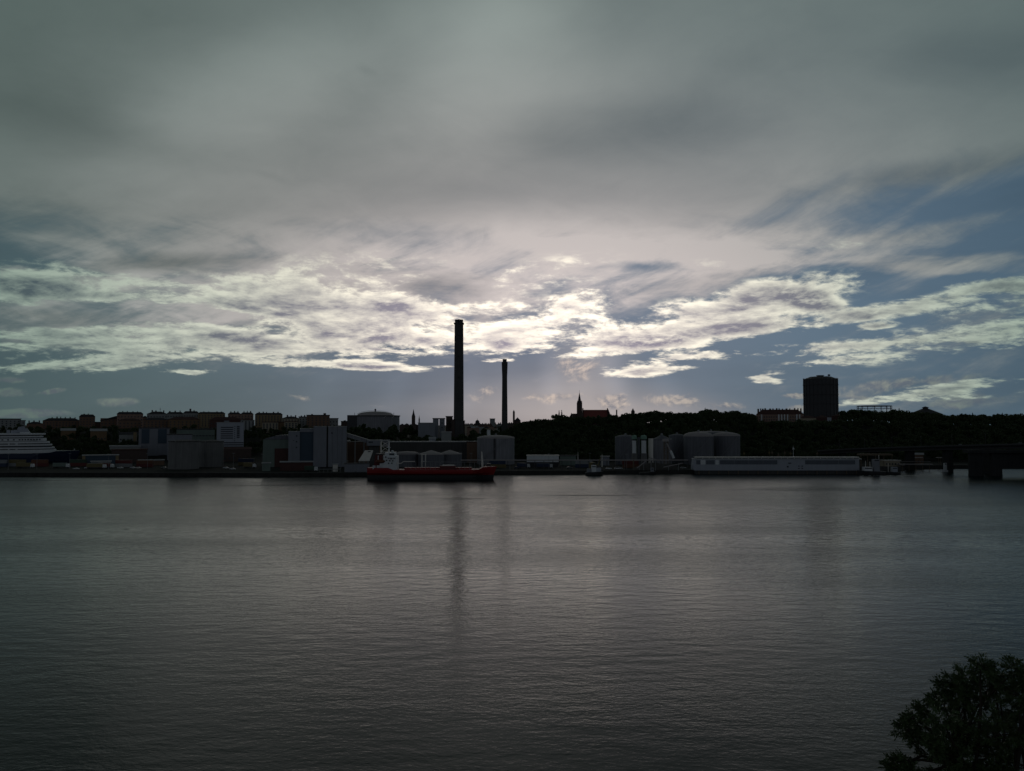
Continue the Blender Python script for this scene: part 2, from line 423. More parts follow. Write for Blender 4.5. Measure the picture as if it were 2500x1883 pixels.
# ---------------------------------------------------------------- land form
def interp(tab, x):
    if x <= tab[0][0]: return tab[0][1]
    for (a, u), (b, w) in zip(tab, tab[1:]):
        if x <= b: return u + (w-u)*(x-a)/(b-a)
    return tab[-1][1]
def sst(a, b, x):
    t = min(1, max(0, (x-a)/(b-a))); return t*t*(3-2*t)
CREST = [(-600,28),(0,29),(200,30),(350,31),(700,31),(820,27),(900,22),(1150,17),(1260,22),(1340,29),(1420,34),(1600,37),(1750,38),(2050,38),(2200,36),(2300,34),(2500,32),(3200,30)]
EDGE = [(-900,596),(0,584),(300,582),(700,578),(860,582),(1180,596),(1215,604),(1500,614),(1690,618),(2095,655),(2180,676),(2320,690),(3500,690)]
QZ = 2.4
def px_of(X, Y): return CX + F*X/Y
def ground_z(X, Y):
    p = px_of(X, Y); h = interp(CREST, p)
    up = QZ + (h-QZ)*sst(755, 1010, Y)
    dn = 1 - sst(1450, 2300, Y)
    z = 14 + (up-14)*dn if Y > 1450 else up
    return z + (mnoise.noise((X*0.012, Y*0.012, 0))*1.6*sst(770, 900, Y))
def make_land():
    ps = [-1600 + 40*i for i in range(132)]
    ts = [0, 4, 10, 40, 90, 130, 160, 180, 200, 220, 240, 265, 290, 320, 350, 385, 420, 480, 560, 660, 800, 950, 1150, 1400, 1700, 2200, 3200, 5500, 9000, 16000]
    vs = []; fs = []
    for p in ps:
        Y0 = interp(EDGE, p)
        for k in [-1] + ts:
            Y = Y0 + 6 + max(k, 0) if k >= 0 else Y0 + 6
            X = (p-CX)/F*Y
            if Y > 3000: X *= 1 + (Y-3000)/6000
            vs.append((X, Y, (ground_z(X, Y) if k >= 0 else -6.0)))
    n = len(ts)+1
    for i in range(len(ps)-1):
        for k in range(n-1): fs.append((i*n+k, (i+1)*n+k, (i+1)*n+k+1, i*n+k+1))
    mb = MB(); mb.add(vs, fs)
    tag(mb.build('ground', mat('port_ground', (0.024, 0.026, 0.022), 0.95, 0.6, 0.02, spec=0.1), smooth=True), kind='structure')
    # concrete quay: a capped wall along the edge, its top a step above the yard
    vs = []; fs = []
    pl = [-1600 + 30*i for i in range(175)]
    for p in pl:
        Y0 = interp(EDGE, p)
        for dy, z in ((0, -6), (0, QZ+0.25), (7, QZ+0.25), (7, -6)):
            Y = Y0+dy; vs.append(((p-CX)/F*Y, Y, z))
    for i in range(len(pl)-1):
        for k in range(3): fs.append((i*4+k, (i+1)*4+k, (i+1)*4+k+1, i*4+k+1))
    mb = MB(); mb.add(vs, fs)
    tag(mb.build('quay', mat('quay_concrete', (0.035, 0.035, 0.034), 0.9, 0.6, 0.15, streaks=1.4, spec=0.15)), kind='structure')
    # water
    mb = MB(); mb.add([(-14000,-1500,0),(14000,-1500,0),(14000,16000,0),(-14000,16000,0)], [(0,1,2,3)])
    o = mb.build('water', water_material()); tag(o, kind='structure')
    # near bank under the viewpoint (below the frame)
    mb = MB(); vs = []; fs = []
    rows = [(-400, 34), (-40, 34), (-6, 33.4), (1.5, 33.2), (8, 29.5), (20, 23), (34, 16), (52, 7), (66, 1.2), (74, -4)]
    xs = [-600 + 20*i for i in range(61)]
    for Y, z in rows:
        for X in xs:
            vs.append((X, Y + (3*mnoise.noise((X*0.03, Y*0.03, 3)) if Y > 5 else 0), z + (0.8*mnoise.noise((X*0.05, Y*0.05, 1)) if Y > 5 else 0)))
    for j in range(len(rows)-1):
        for i in range(len(xs)-1): fs.append((j*61+i, j*61+i+1, (j+1)*61+i+1, (j+1)*61+i))
    mb.add(vs, fs)
    tag(mb.build('hillside', mat('bank_grass', (0.05, 0.07, 0.03), 0.95, 0.4, 0.3), smooth=True), kind='structure')
make_land()

# ---------------------------------------------------------------- palettes
M_ = {
 'plaster_yellow': mat('plaster_yellow', (0.2125, 0.1615, 0.0935), 0.9, 0.2, 0.15, streaks=0.4),
 'plaster_ochre': mat('plaster_ochre', (0.16, 0.104, 0.06), 0.9, 0.2, 0.15, streaks=0.4),
 'plaster_brown': mat('plaster_brown', (0.16, 0.10, 0.07), 0.9, 0.2, 0.15, streaks=0.4),
 'plaster_pink': mat('plaster_pink', (0.24, 0.16, 0.128), 0.9, 0.2, 0.15, streaks=0.4),
 'plaster_cream': mat('plaster_cream', (0.304, 0.264, 0.2), 0.9, 0.2, 0.15, streaks=0.4),
 'plaster_grey': mat('plaster_grey', (0.24, 0.25, 0.25), 0.9, 0.2, 0.15, streaks=0.4),
 'panel_pale': mat('panel_pale', (0.30, 0.32, 0.37), 0.7, 0.12, 0.1, streaks=0.3),
 'panel_grey': mat('panel_grey', (0.19, 0.20, 0.23), 0.75, 0.15, 0.1, streaks=0.5),
 'panel_blue': mat('panel_blue', (0.035, 0.06, 0.09), 0.6, 0.2, 0.1),
 'panel_green': mat('panel_green', (0.14, 0.18, 0.16), 0.8, 0.2, 0.1, streaks=0.5),
 'roof_dark': mat('roof_dark', (0.035, 0.035, 0.04), 0.85, 0.3, 0.3),
 'roof_red': mat('roof_red', (0.0723, 0.0357, 0.0306), 0.9, 0.3, 0.3, streaks=0.3),
 'roof_grey': mat('roof_grey', (0.30, 0.31, 0.32), 0.7, 0.2, 0.2),
 'brick': mat('brick', (0.0723, 0.0357, 0.0323), 0.9, 0.25, 0.3, streaks=0.3),
 'brick_dark': mat('brick_dark', (0.07, 0.05, 0.045), 0.9, 0.25, 0.3),
 'glass': mat('glass', (0.02, 0.025, 0.035), 0.3, 0.2, 1.0, spec=0.5),
 'church_tile': mat('church_tile', (0.20, 0.055, 0.045), 0.85, 0.2, 0.3),
 'ribbon': mat('ribbon_glass', (0.085, 0.10, 0.125), 0.35, 0.35, 0.25),
 'concrete': mat('concrete', (0.15, 0.15, 0.15), 0.9, 0.25, 0.15, streaks=0.8),
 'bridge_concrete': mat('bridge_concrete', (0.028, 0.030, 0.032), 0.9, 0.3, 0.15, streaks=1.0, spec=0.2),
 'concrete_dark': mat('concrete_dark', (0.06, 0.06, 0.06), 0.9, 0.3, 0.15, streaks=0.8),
 'steel_dark': mat('steel_dark', (0.04, 0.04, 0.045), 0.6, 0.3, 0.5),
 'steel_grey': mat('steel_grey', (0.20, 0.21, 0.22), 0.6, 0.2, 0.5),
 'white': mat('white_paint', (0.56, 0.58, 0.60), 0.5, 0.1, 0.4, streaks=0.25),
 'white_warm': mat('white_warm', (0.66, 0.63, 0.58), 0.6, 0.12, 0.4),
 'tank': mat('tank_paint', (0.18, 0.18, 0.20), 0.65, 0.12, 0.08, streaks=1.3),
 'tank_dark': mat('tank_paint_dark', (0.115, 0.12, 0.14), 0.7, 0.15, 0.08, streaks=1.3),
 'tank_roof': mat('tank_roof', (0.32, 0.29, 0.29), 0.7, 0.2, 0.2),
 'copper': mat('copper_green', (0.16, 0.28, 0.22), 0.7, 0.3, 0.5),
 'yellow': mat('yellow_paint', (0.12, 0.096, 0.036), 0.5, 0.15, 0.5),
 'hull_red': mat('hull_red', (0.24, 0.012, 0.014), 0.5, 0.22, 0.2, streaks=0.5),
 'hull_blue': mat('hull_blue', (0.008, 0.017, 0.05), 0.45, 0.12, 0.2),
 'hull_dark': mat('hull_dark', (0.015, 0.017, 0.02), 0.6, 0.3, 0.4),
 'red': mat('red_paint', (0.09, 0.0108, 0.0096), 0.5, 0.2, 0.4),
 'blue': mat('blue_paint', (0.015, 0.03, 0.072), 0.5, 0.2, 0.4),
 'green': mat('green_paint', (0.0245, 0.056, 0.035), 0.6, 0.2, 0.4),
 'orange': mat('orange_paint', (0.11, 0.0385, 0.0165), 0.5, 0.2, 0.4),
 'rubber': mat('rubber', (0.02, 0.02, 0.02), 0.8, 0.2, 1.0),
 'gravel': mat('gravel', (0.06, 0.055, 0.05), 0.95, 0.5, 0.6),
 'bark': mat('bark', (0.05, 0.04, 0.03), 0.95, 0.35, 2.0),
 'timber': mat('timber', (0.13, 0.10, 0.07), 0.9, 0.3, 0.5),
}
SH = {}     # shared small meshes
def window_on(parent, X, Y, Z, w, h, m='glass', d=0.16):
    """one window: a thin box on a wall facing -Y (world position)"""
    k = (round(w, 1), round(h, 1), m)
    if k not in SH:
        mb = MB().box(-k[0]/2, k[0]/2, -d, 0.05, 0, k[1])
        o = mb.build('window', M_[m], None, local=True); SH[k] = o.data
        COL.objects.unlink(o); bpy.data.objects.remove(o)
    o = bpy.data.objects.new('window', SH[k]); COL.objects.link(o); o.parent = parent
    off = Vector((*W2(X, Y), Z)); q = parent; o.rotation_euler.z = -ROT
    while q is not None: off -= q.location; q = q.parent
    o.location = off
    return o

def block(*a, **k):
    with view((a[1]+a[2])/2) as f:
        return _block(a[0], a[1], a[2], a[3], a[4]*f, *a[5:], **k)
def _block(name, px0, px1, ytop, Y, wall, roof, label, cat='apartment building', depth=13, rtype='hip', rh=3.0, rows=0, cols=0,
          chims=(), group=None, wmat='glass', zb=None, ww=1.3, wh=1.5, over=0.5, wrow=None, parapet=False):
    """rectangular building: px0..px1 across, roof top at photo height ytop, front wall at distance Y"""
    zt = zat(ytop, Y); x0, x1 = xat(px0, Y, zt), xat(px1, Y, zt)
    if zb is None: zb = min(ground_z(*W2(a, c)) for a in (x0, x1) for c in (Y, Y+depth)) - 0.5
    t = thing(name, ((x0+x1)/2, Y+depth/2, zb), label, cat, group)
    ze = zt - rh
    MB().box(x0, x1, Y, Y+depth, zb, ze).build('wall', M_[wall], t)
    rb = MB()
    if rtype == 'hip': rb.hip(x0-over, x1+over, Y-over, Y+depth+over, ze, rh)
    elif rtype == 'gable':
        rb.prism_x([(Y-over, ze), (Y+depth+over, ze), (Y+depth/2, zt)], x0-over, x1+over)
    elif rtype == 'mansard':
        i = min(2.2, (x1-x0)/4)
        rb.add([(x0-over,Y-over,ze),(x1+over,Y-over,ze),(x1+over,Y+depth+over,ze),(x0-over,Y+depth+over,ze),
                (x0+i,Y+i,zt),(x1-i,Y+i,zt),(x1-i,Y+depth-i,zt),(x0+i,Y+depth-i,zt)],[(0,3,2,1),(4,5,6,7),(0,1,5,4),(1,2,6,5),(2,3,7,6),(3,0,4,7)])
    elif rtype == 'shed_left':     # slopes down to the left
        rb.prism_y([(x0-over, ze-rh*0.9), (x1+over, ze), (x1+over, zt), (x0-over, ze-rh*0.7)], Y-over, Y+depth+over)
    else:
        rb.box(x0-over, x1+over, Y-over, Y+depth+over, ze, zt)
    rf = rb.build('roof', M_[roof], t)
    for (cx, h, w) in chims:
        xx = xat(cx, Y+depth/2, zt)
        MB().box(xx-w/2, xx+w/2, Y+depth/2-w/2, Y+depth/2+w/2, ze, zt+h).build('chimney', M_['brick_dark'], rf)
    if rows and cols:
        hh = (ze - zb); z0 = zb + hh*0.12 if wrow is None else zat(wrow, Y)
        H = ze - 1.0 - z0
        for r in range(rows):
            for c in range(cols):
                X = x0 + (x1-x0)*(c+0.5)/cols
                window_on(t, X, Y, z0 + H*(r+0.15)/rows, ww, wh, wmat)
    return t

# ---------------------------------------------------------------- apartment blocks on the left ridge
random.seed(5)
def ch(*xs, h=1.6, w=1.2): return tuple((x, h*random.uniform(0.7, 1.2), w*random.uniform(0.8, 1.4)) for x in xs)
block('apartment_block', -40, 52, 1022, 1000, 'plaster_grey', 'roof_dark', 'pale grey flat roofed apartment block at the far left behind the white ferry', rtype='flat', rh=0.9, rows=4, cols=9)
block('apartment_block', 52, 63, 1026, 1006, 'plaster_grey', 'roof_dark', 'narrow grey stair block attached right of the pale grey flat roofed block', rtype='flat', rh=0.7, rows=3, cols=1)
block('apartment_block', 66, 106, 1030, 1120, 'plaster_brown', 'roof_dark', 'low brown house row just left of the long hipped roof block', rtype='hip', rh=2.5, chims=ch(72, 84, 97))
block('apartment_block', 105, 197, 1021, 1060, 'plaster_brown', 'roof_dark', 'long brown apartment block with low hipped roof and a row of chimneys', rtype='hip', rh=3.2, rows=3, cols=12, chims=ch(128, 140, 149, 160, 172, 184))
block('apartment_block', 194, 233, 1012, 1050, 'plaster_brown', 'roof_dark', 'taller brown apartment block with stepped flat top beside the first gap', rtype='mansard', rh=3.0, rows=4, cols=5, chims=ch(206, 216, h=1.0))
block('apartment_block', 226, 250, 1030, 1075, 'plaster_brown', 'roof_dark', 'low dark house in the gap of the left skyline', rtype='flat', rh=1.0)
block('apartment_block', 246, 290, 1014, 1060, 'plaster_brown', 'roof_dark', 'brown block whose roof slopes down to the left', rtype='shed_left', rh=3.6, rows=3, cols=5)
block('apartment_block', 286, 350, 1006, 1050, 'plaster_pink', 'roof_dark', 'pinkish apartment block with dark mansard roof, leftmost of the tall row', rtype='mansard', rh=2.6, rows=4, cols=8, chims=ch(300, 311, 325, 336, h=1.1))
block('apartment_block', 347, 362, 1015, 1110, 'plaster_brown', 'roof_dark', 'small dark house peeping out between the first two tall pinkish blocks', rtype='hip', rh=2.6)
block('apartment_block', 359, 409, 1005, 1060, 'plaster_grey', 'roof_dark', 'grey apartment block whose roof carries a thin aerial mast', rtype='hip', rh=3.0, rows=4, cols=7, chims=ch(372, 381, 400))
block('apartment_block', 408, 448, 1006, 1066, 'plaster_grey', 'roof_dark', 'grey apartment block right of the aerial mast, with three chimneys', rtype='mansard', rh=2.2, rows=4, cols=6, chims=ch(415, 428, 440))
block('apartment_block', 448, 486, 1004, 1058, 'plaster_grey', 'roof_dark', 'grey apartment block with a little turret on its roof ridge', rtype='mansard', rh=2.4, rows=4, cols=6, chims=((465, 3.0, 2.2), (474, 1.2, 1.4)))
block('apartment_block', 484, 550, 1006, 1050, 'plaster_yellow', 'roof_dark', 'yellow apartment block in the middle of the left ridge row', rtype='mansard', rh=2.0, rows=6, cols=9, chims=ch(498, 510, 530, 541, h=1.0))
block('apartment_block', 557, 588, 1007, 1050, 'plaster_pink', 'roof_dark', 'pinkish apartment block right of the first narrow slit of sky', rtype='mansard', rh=2.2, rows=5, cols=4, chims=ch(564, 573, 581))
block('apartment_block', 588, 619, 1007, 1054, 'plaster_pink', 'roof_dark', 'pinkish apartment block left of the second narrow slit of sky', rtype='mansard', rh=2.2, rows=5, cols=4, chims=ch(596, 604, 612))
block('apartment_block', 623, 690, 1008, 1030, 'plaster_yellow', 'roof_dark', 'large yellowish apartment block with lilac top floor and five chimneys', rtype='mansard', rh=2.2, rows=6, cols=9, chims=ch(633, 643, 651, 668, 679))
block('apartment_block', 688, 732, 1017, 1020, 'plaster_cream', 'roof_dark', 'cream apartment block with rows of small windows, lower than its yellowish neighbour', rtype='hip', rh=2.4, rows=5, cols=6, chims=ch(702, 711, 722))
block('apartment_block', 730, 752, 1017, 1045, 'plaster_grey', 'roof_dark', 'narrow grey block between the cream block and the brown square block', rtype='flat', rh=1.0, rows=4, cols=3, chims=ch(736, 744))
block('apartment_block', 749, 805, 1013, 1000, 'plaster_brown', 'roof_dark', 'brown square flat topped block near the big domed gasholder', rtype='flat', rh=1.0, rows=5, cols=6, chims=((762, 1.0, 2), (793, 2.0, 3.0)))
block('apartment_block', 804, 826, 1021, 1010, 'plaster_grey', 'roof_dark', 'low grey wing attached right of the brown square block', rtype='flat', rh=0.8, rows=3, cols=3)
block('apartment_block', 833, 852, 1028, 1100, 'brick_dark', 'roof_dark', 'small dark block in the dip left of the domed gasholder', rtype='flat', rh=0.8, chims=((842, 0.8, 3),))
# second tier, lower down the slope
block('apartment_block', 350, 412, 1020, 985, 'plaster_brown', 'roof_dark', 'brown lower tier block under the grey aerial mast block', rtype='hip', rh=2.6, rows=3, cols=7)
block('apartment_block', 412, 490, 1018, 980, 'plaster_ochre', 'roof_red', 'ochre lower tier block with long red brown roof, left of the yellow block', rtype='hip', rh=3.0, rows=3, cols=8)
block('apartment_block', 512, 590, 1018, 975, 'brick', 'roof_red', 'red brown lower tier block above the white banded office', rtype='hip', rh=3.4, rows=2, cols=8)
block('apartment_block', 588, 622, 1021, 960, 'plaster_grey', 'roof_red', 'grey green lower tier block right of the white banded office', rtype='hip', rh=2.4, rows=6, cols=4)
block('apartment_block', 641, 680, 1030, 945, 'plaster_cream', 'roof_red', 'cream lower tier block with five rows of windows under the large yellowish block', rtype='flat', rh=0.8, rows=5, cols=5, ww=1.5)
block('apartment_block', 680, 694, 1030, 950, 'plaster_ochre', 'roof_red', 'bright ochre stair tower between the cream lower tier blocks', rtype='flat', rh=0.8)
block('apartment_block', 696, 727, 1029, 940, 'plaster_cream', 'roof_red', 'cream lower tier block, rightmost, with broad window rows', rtype='flat', rh=0.8, rows=5, cols=4, ww=2.0)
block('apartment_block', 290, 345, 1022, 990, 'plaster_brown', 'roof_red', 'brown lower tier block under the leftmost tall pinkish block', rtype='hip', rh=2.4, rows=2, cols=6)
block('villa', 150, 186, 1046, 900, 'plaster_ochre', 'roof_grey', 'low ochre house among the trees left of the ferry bow line', 'house', rtype='gable', rh=2.4, rows=1, cols=4)
block('villa', 222, 262, 1047, 890, 'plaster_ochre', 'roof_grey', 'ochre house with grey roof among trees under the first gap', 'house', rtype='gable', rh=2.4, rows=1, cols=5)
block('villa', 292, 336, 1055, 860, 'plaster_grey', 'roof_dark', 'grey house with one yellow end on the wooded slope', 'house', rtype='gable', rh=2.6, rows=2, cols=5)
block('stair_tower', 327, 335, 1054, 852, 'plaster_yellow', 'roof_dark', 'narrow yellow stair tower at the end of the grey slope house', 'tower', rtype='flat', rh=0.5, depth=6)
# aerial mast on the grey block
am = thing('aerial_mast', (xat(391, 1066, 50), 1066, zat(1006, 1066)), 'thin aerial mast with cross bar on the ridge of the left skyline', 'mast')
zt = zat(996, 1066); xm = xat(391, 1066, 50)
MB().tube((xm, 1066, zat(1008, 1066)), (xm, 1066, zt), 0.22).build('pole', M_['steel_dark'], am)
MB().box(xm-1.0, xm+1.0, 1065.9, 1066.1, zt-2.0, zt-1.75).build('cross_bar', M_['steel_dark'], am)

# white banded office building
def office(vf):
    Y = 800*vf; z1 = zat(1031, Y); x0, x1 = xat(530, Y, z1), xat(596, Y, z1); zb = 1.6
    t = thing('office_building', ((x0+x1)/2, Y+9, zb), 'white office building with dark window bands and a dark vertical stair window', 'office building')
    MB().box(x0, x1, Y, Y+18, zb, z1-0.6).build('wall', M_['panel_pale'], t)
    MB().box(x0-.3, x1+.3, Y-.3, Y+18.3, z1-0.6, z1).build('roof', M_['roof_grey'], t)
    MB().box(xat(548, Y, z1), xat(560, Y, z1), Y+4, Y+10, z1, z1+1.4).build('plant_room', M_['panel_grey'], t)
    for k in range(6):
        z = zat(1042.5 + k*5.2, Y)
        MB().box(xat(540, Y, z), xat(570, Y, z), Y-.12, Y+.2, z-0.95, z).build('window_band', M_['glass'], t)
    for k in range(5):
        z = zat(1080 + k*5.2, Y)
        MB().box(xat(548, Y, z), xat(595, Y, z), Y-.12, Y+.2, z-0.95, z).build('window_band', M_['glass'], t)
    for k in range(7):
        z = zat(1040 + k*4.4, Y)
        MB().box(xat(579, Y, z), xat(586, Y, z), Y-.12, Y+.2, z-1.25, z).build('window', M_['glass'], t)
    for k in range(9):
        z = zat(1040 + k*5, Y); window_on(t, xat(574, Y, z), Y, z-1, 0.8, 0.8)
with view(563) as vf: office(vf)
block('warehouse', 432, 525, 1047, 830, 'panel_green', 'roof_dark', 'wide green brown storage building behind the two cylindrical silos', 'warehouse', rtype='flat', rh=0.8, rows=3, cols=12, depth=20, ww=2.2, wh=0.9)
block('warehouse', 340, 415, 1044, 810, 'panel_grey', 'roof_dark', 'dark grey warehouse with two tall black doors on the left', 'warehouse', rtype='flat', rh=0.8, depth=22)
for a, b, w in ((347, 366, 'left'), (387, 408, 'right')):
  with view(377.5) as vf:
    Y = 810*vf-.3; z0, z1 = zat(1083, Y), zat(1048, Y)
    p = bpy.data.objects[[o.name for o in bpy.data.objects if o.get('label', '').startswith('dark grey warehouse')][0]]
    MB().box(xat(a, Y, z1), xat(b, Y, z1), Y, Y+.5, z0, z1).build('door', M_['panel_blue'], p)
block('warehouse', 410, 470, 1060, 780, 'panel_grey', 'roof_dark', 'low grey shed tucked against the left silo', 'warehouse', rtype='flat', rh=0.6, depth=16)
block('terminal_shed', 545, 615, 1092, 760, 'brick_dark', 'roof_red', 'low dark shed with reddish roof below the white banded office', 'shed', rtype='gable', rh=2.0, depth=14, rows=1, cols=6)
block('brick_shed', 275, 362, 1097, 740, 'brick_dark', 'roof_red', 'long dark red brick shed right of the ferry bow', 'shed', rtype='flat', rh=0.8, depth=18)
block('low_roof_hall', 270, 345, 1088, 790, 'plaster_grey', 'roof_grey', 'low hall with pale roof strip on the slope above the dark red brick shed', 'hall', rtype='flat', rh=1.2, depth=14)

# two big cylindrical silos on the quay
def silo(px0, px1, yt, Y, m, label, name='silo', cat='silo'):
    zt = zat(yt, Y); cx, cyy, r = circ(px0, px1, Y)
    t = thing(name, (cx, cyy, QZ), label, cat, 'concrete silos on the quay')
    MB().lathe(cx, cyy, [(r, QZ), (r, zt-0.8)], 40).build('shell', M_[m], t, smooth=True)
    MB().lathe(cx, cyy, [(r+.25, zt-0.8), (r+.25, zt-0.1), (0.3, zt+0.9)], 40).build('roof', M_['concrete_dark'], t, smooth=True)
    l = MB().box(cx-r*0.2-.3, cx-r*0.2+.3, Y-0.1, Y+0.7, QZ, zt)
    l.build('ladder', M_['concrete'], t)
    rl = MB()
    for k in range(24):
        a, b = 2*math.pi*k/24, 2*math.pi*(k+1)/24
        rl.tube((cx+r*math.cos(a), cyy+r*math.sin(a), zt+1), (cx+r*math.cos(b), cyy+r*math.sin(b), zt+1), 0.06, 4)
        rl.tube((cx+r*math.cos(a), cyy+r*math.sin(a), zt-.2), (cx+r*math.cos(a), cyy+r*math.sin(a), zt+1), 0.06, 4)
    rl.build('railing', M_['steel_grey'], t)
silo(413, 489, 1077, 628, 'concrete', 'wide grey cylindrical silo, left of the pair standing on the quay')
silo(489, 548, 1077.5, 662, 'concrete', 'slightly narrower grey cylindrical silo, right of the pair on the quay')

# industrial complex
def industrial(vf):
    Y = 665*vf
    X = lambda p: xat(p, Y, 15)
    Z = lambda y: zat(y, Y)
    zb = QZ
    t = thing('storage_hall', (X(673), Y+20, zb), 'low grey green hall with curved roof and a red brown wall panel', 'hall')
    MB().box(X(642), X(706), Y+6, Y+40, zb, Z(1073)).build('wall', M_['panel_green'], t)
    pr = [(X(641), Z(1073)), (X(708), Z(1073)), (X(708), Z(1062)), (X(690), Z(1062.4)), (X(672), Z(1064.5)), (X(655), Z(1068.5))]
    MB().prism_y(pr, Y+5.5, Y+41).build('roof', M_['tank_dark'], t)
    MB().box(X(671), X(704.5), Y+5.4, Y+5.9, zb, Z(1095)).build('wall_panel', M_['brick'], t)
    t = thing('elevator_building', (X(735), Y+10, zb), 'grey windowless grain building with a tall dark blue panel between its two masses', 'industrial building')
    MB().box(X(705), X(733), Y, Y+26, zb, Z(1054)).build('wall', M_['panel_grey'], t)
    MB().box(X(733), X(766), Y+0.6, Y+26, Z(1055), Z(1047)).build('wall', M_['panel_grey'], t)
    MB().box(X(733), X(766), Y+1.2, Y+26, zb, Z(1055)).build('dark_panel', M_['panel_blue'], t)
    MB().box(X(705)-.2, X(733)+.2, Y-.2, Y+26.2, Z(1054), Z(1053.2)).build('roof', M_['roof_grey'], t)
    MB().box(X(733), X(766), Y+.4, Y+26.2, Z(1047), Z(1046)).build('roof', M_['roof_grey'], t)
    for y in (1066, 1080, 1094): window_on(t, X(725), Y, Z(y), 1.0, 1.0)
    for y in (1076,): window_on(t, X(718), Y, Z(y), 0.7, 0.5)
    t = thing('silo_block', (X(782), Y+10, zb), 'tall pale grey square silo block left of a narrow black slit', 'silo')
    MB().box(X(766)+.05, X(798), Y-1, Y+26, zb, Z(1042)).build('wall', M_['panel_grey'], t)
    MB().box(X(766)-.1, X(798)+.2, Y-1.2, Y+26.2, Z(1042), Z(1041)).build('roof', M_['roof_grey'], t)
    t['group'] = 'square silo blocks'
    t = thing('silo_block', (X(824), Y+10, zb), 'tall pale grey square silo block right of the black slit, where the conveyor starts', 'silo', 'square silo blocks')
    MB().box(X(802), X(847), Y-1, Y+26, zb, Z(1042)).build('wall', M_['panel_grey'], t)
    MB().box(X(802)-.2, X(847)+.2, Y-1.2, Y+26.2, Z(1042), Z(1041)).build('roof', M_['roof_grey'], t)
    for k in range(1, 4): MB().box(X(802+k*11.2)-.06, X(802+k*11.2)+.06, Y-1.12, Y-.9, zb, Z(1042)).build('joint', M_['steel_dark'], t)
    window_on(t, X(811), Y-1, Z(1059), 1.2, 0.9)
    # dark stair shaft in the slit
    t = thing('stair_shaft', (X(800), Y+8, zb), 'black stair shaft in the slit between the two square silo blocks', 'stair shaft')
    MB().box(X(798)+.3, X(802)-.3, Y+4, Y+12, zb, Z(1041)).build('wall', M_['steel_dark'], t)
    MB().box(X(798)+.25, X(802)-.25, Y+3.9, Y+12.1, Z(1041), Z(1040.4)).build('roof', M_['roof_dark'], t)
    # inclined conveyor gallery
    t = thing('conveyor_gallery', (X(880), Y+6, zb), 'pale enclosed conveyor gallery sloping down to the right from the square silo block', 'conveyor')
    x0, x1 = X(846), X(913)
    MB().prism_y([(x0, Z(1067)), (x1, Z(1088)), (x1, Z(1079)), (x0, Z(1057.6))], Y+2, Y+6).build('gallery', M_['tank'], t)
    MB().prism_y([(x0-.3, Z(1057.6)), (x1+.3, Z(1079)), (x1+.3, Z(1077.5)), (x0-.3, Z(1056))], Y+1.6, Y+6.4).build('roof', M_['white_warm'], t)
    for p, y in ((868, 1073), (890, 1080)):
        MB().tube((X(p), Y+2.6, QZ), (X(p), Y+2.6, Z(y)), 0.35).build('support', M_['steel_grey'], t)
        MB().tube((X(p), Y+5.4, QZ), (X(p), Y+5.4, Z(y)), 0.35).build('support', M_['steel_grey'], t)
    MB().box(X(848), X(856), Y+1, Y+6, Z(1077), Z(1075.5)).build('platform', M_['white_warm'], t)
    t = thing('transfer_house', (X(918), Y+10, zb), 'boxy transfer house at the lower end of the sloping conveyor gallery', 'industrial building')
    MB().box(X(897), X(931), Y-1, Y+14, Z(1089), Z(1076)).build('wall', M_['panel_grey'], t)
    MB().box(X(897)-.2, X(938), Y-1.2, Y+14.2, Z(1076), Z(1075)).build('roof', M_['roof_grey'], t)
    MB().box(X(902), X(927), Y+1, Y+13, zb, Z(1089)).build('base_wall', M_['concrete_dark'], t)
    MB().box(X(900), X(911), Y-1.15, Y-.9, Z(1082), Z(1078.5)).build('window_band', M_['glass'], t)
    t = thing('grey_hall', (X(895), Y+30, zb), 'broad brown grey hall behind the sloping conveyor gallery', 'hall')
    MB().box(X(852), X(935), Y+24, Y+48, zb, Z(1082)).build('wall', M_['plaster_brown'], t)
    MB().box(X(852)-.3, X(935)+.3, Y+23.7, Y+48.3, Z(1082), Z(1081)).build('roof', M_['roof_dark'], t)
    # loader tower, pale frame
    t = thing('loader_tower', (X(941), Y-30, zb), 'pale lattice loading tower standing behind the red ship bridge', 'loading tower')
    Yt = Y-30
    for p in (931.5, 951):
        for dy in (0, 5):
            z1 = zat(1077, Yt)
            MB().tube((xat(p, Yt, z1), Yt+dy, QZ), (xat(p, Yt, z1), Yt+dy, z1), 0.38).build('leg', M_['white_warm'], t)
    br = MB()
    for ya, yb in ((1078, 1090), (1090, 1103), (1103, 1116), (1116, 1130)):
        za, zc = zat(ya, Yt), zat(yb, Yt)
        br.tube((xat(931.5, Yt, 15), Yt, za), (xat(951, Yt, 15), Yt, zc), 0.2); br.tube((xat(931.5, Yt, 15), Yt, zc), (xat(951, Yt, 15), Yt, zc), 0.2)
        br.tube((xat(951, Yt, 15), Yt, za), (xat(931.5, Yt, 15), Yt, zc), 0.2)
    br.build('bracing', M_['white_warm'], t)
    MB().box(xat(929, Yt, 15), xat(953, Yt, 15), Yt-.6, Yt+5.6, zat(1078, Yt), zat(1075, Yt)).build('head_platform', M_['roof_grey'], t)
    MB().box(xat(937, Yt, 15), xat(952, Yt, 15), Yt+.5, Yt+4.5, zat(1092, Yt), zat(1078, Yt)).build('machine_house', M_['panel_grey'], t)
    # diagonal loading chute with pale roof
    t = thing('loading_ramp', (X(895), Y-48, zb), 'pale sloping roofed loading conveyor rising beside the red funnel', 'conveyor')
    Yc = 612*vf
    a = lambda p, y, d=0: (xat(p, Yc, zat(y, Yc)), Yc+d, zat(y, Yc))
    vs = [a(876, 1126), a(903, 1126), a(916, 1100), a(893, 1100)]
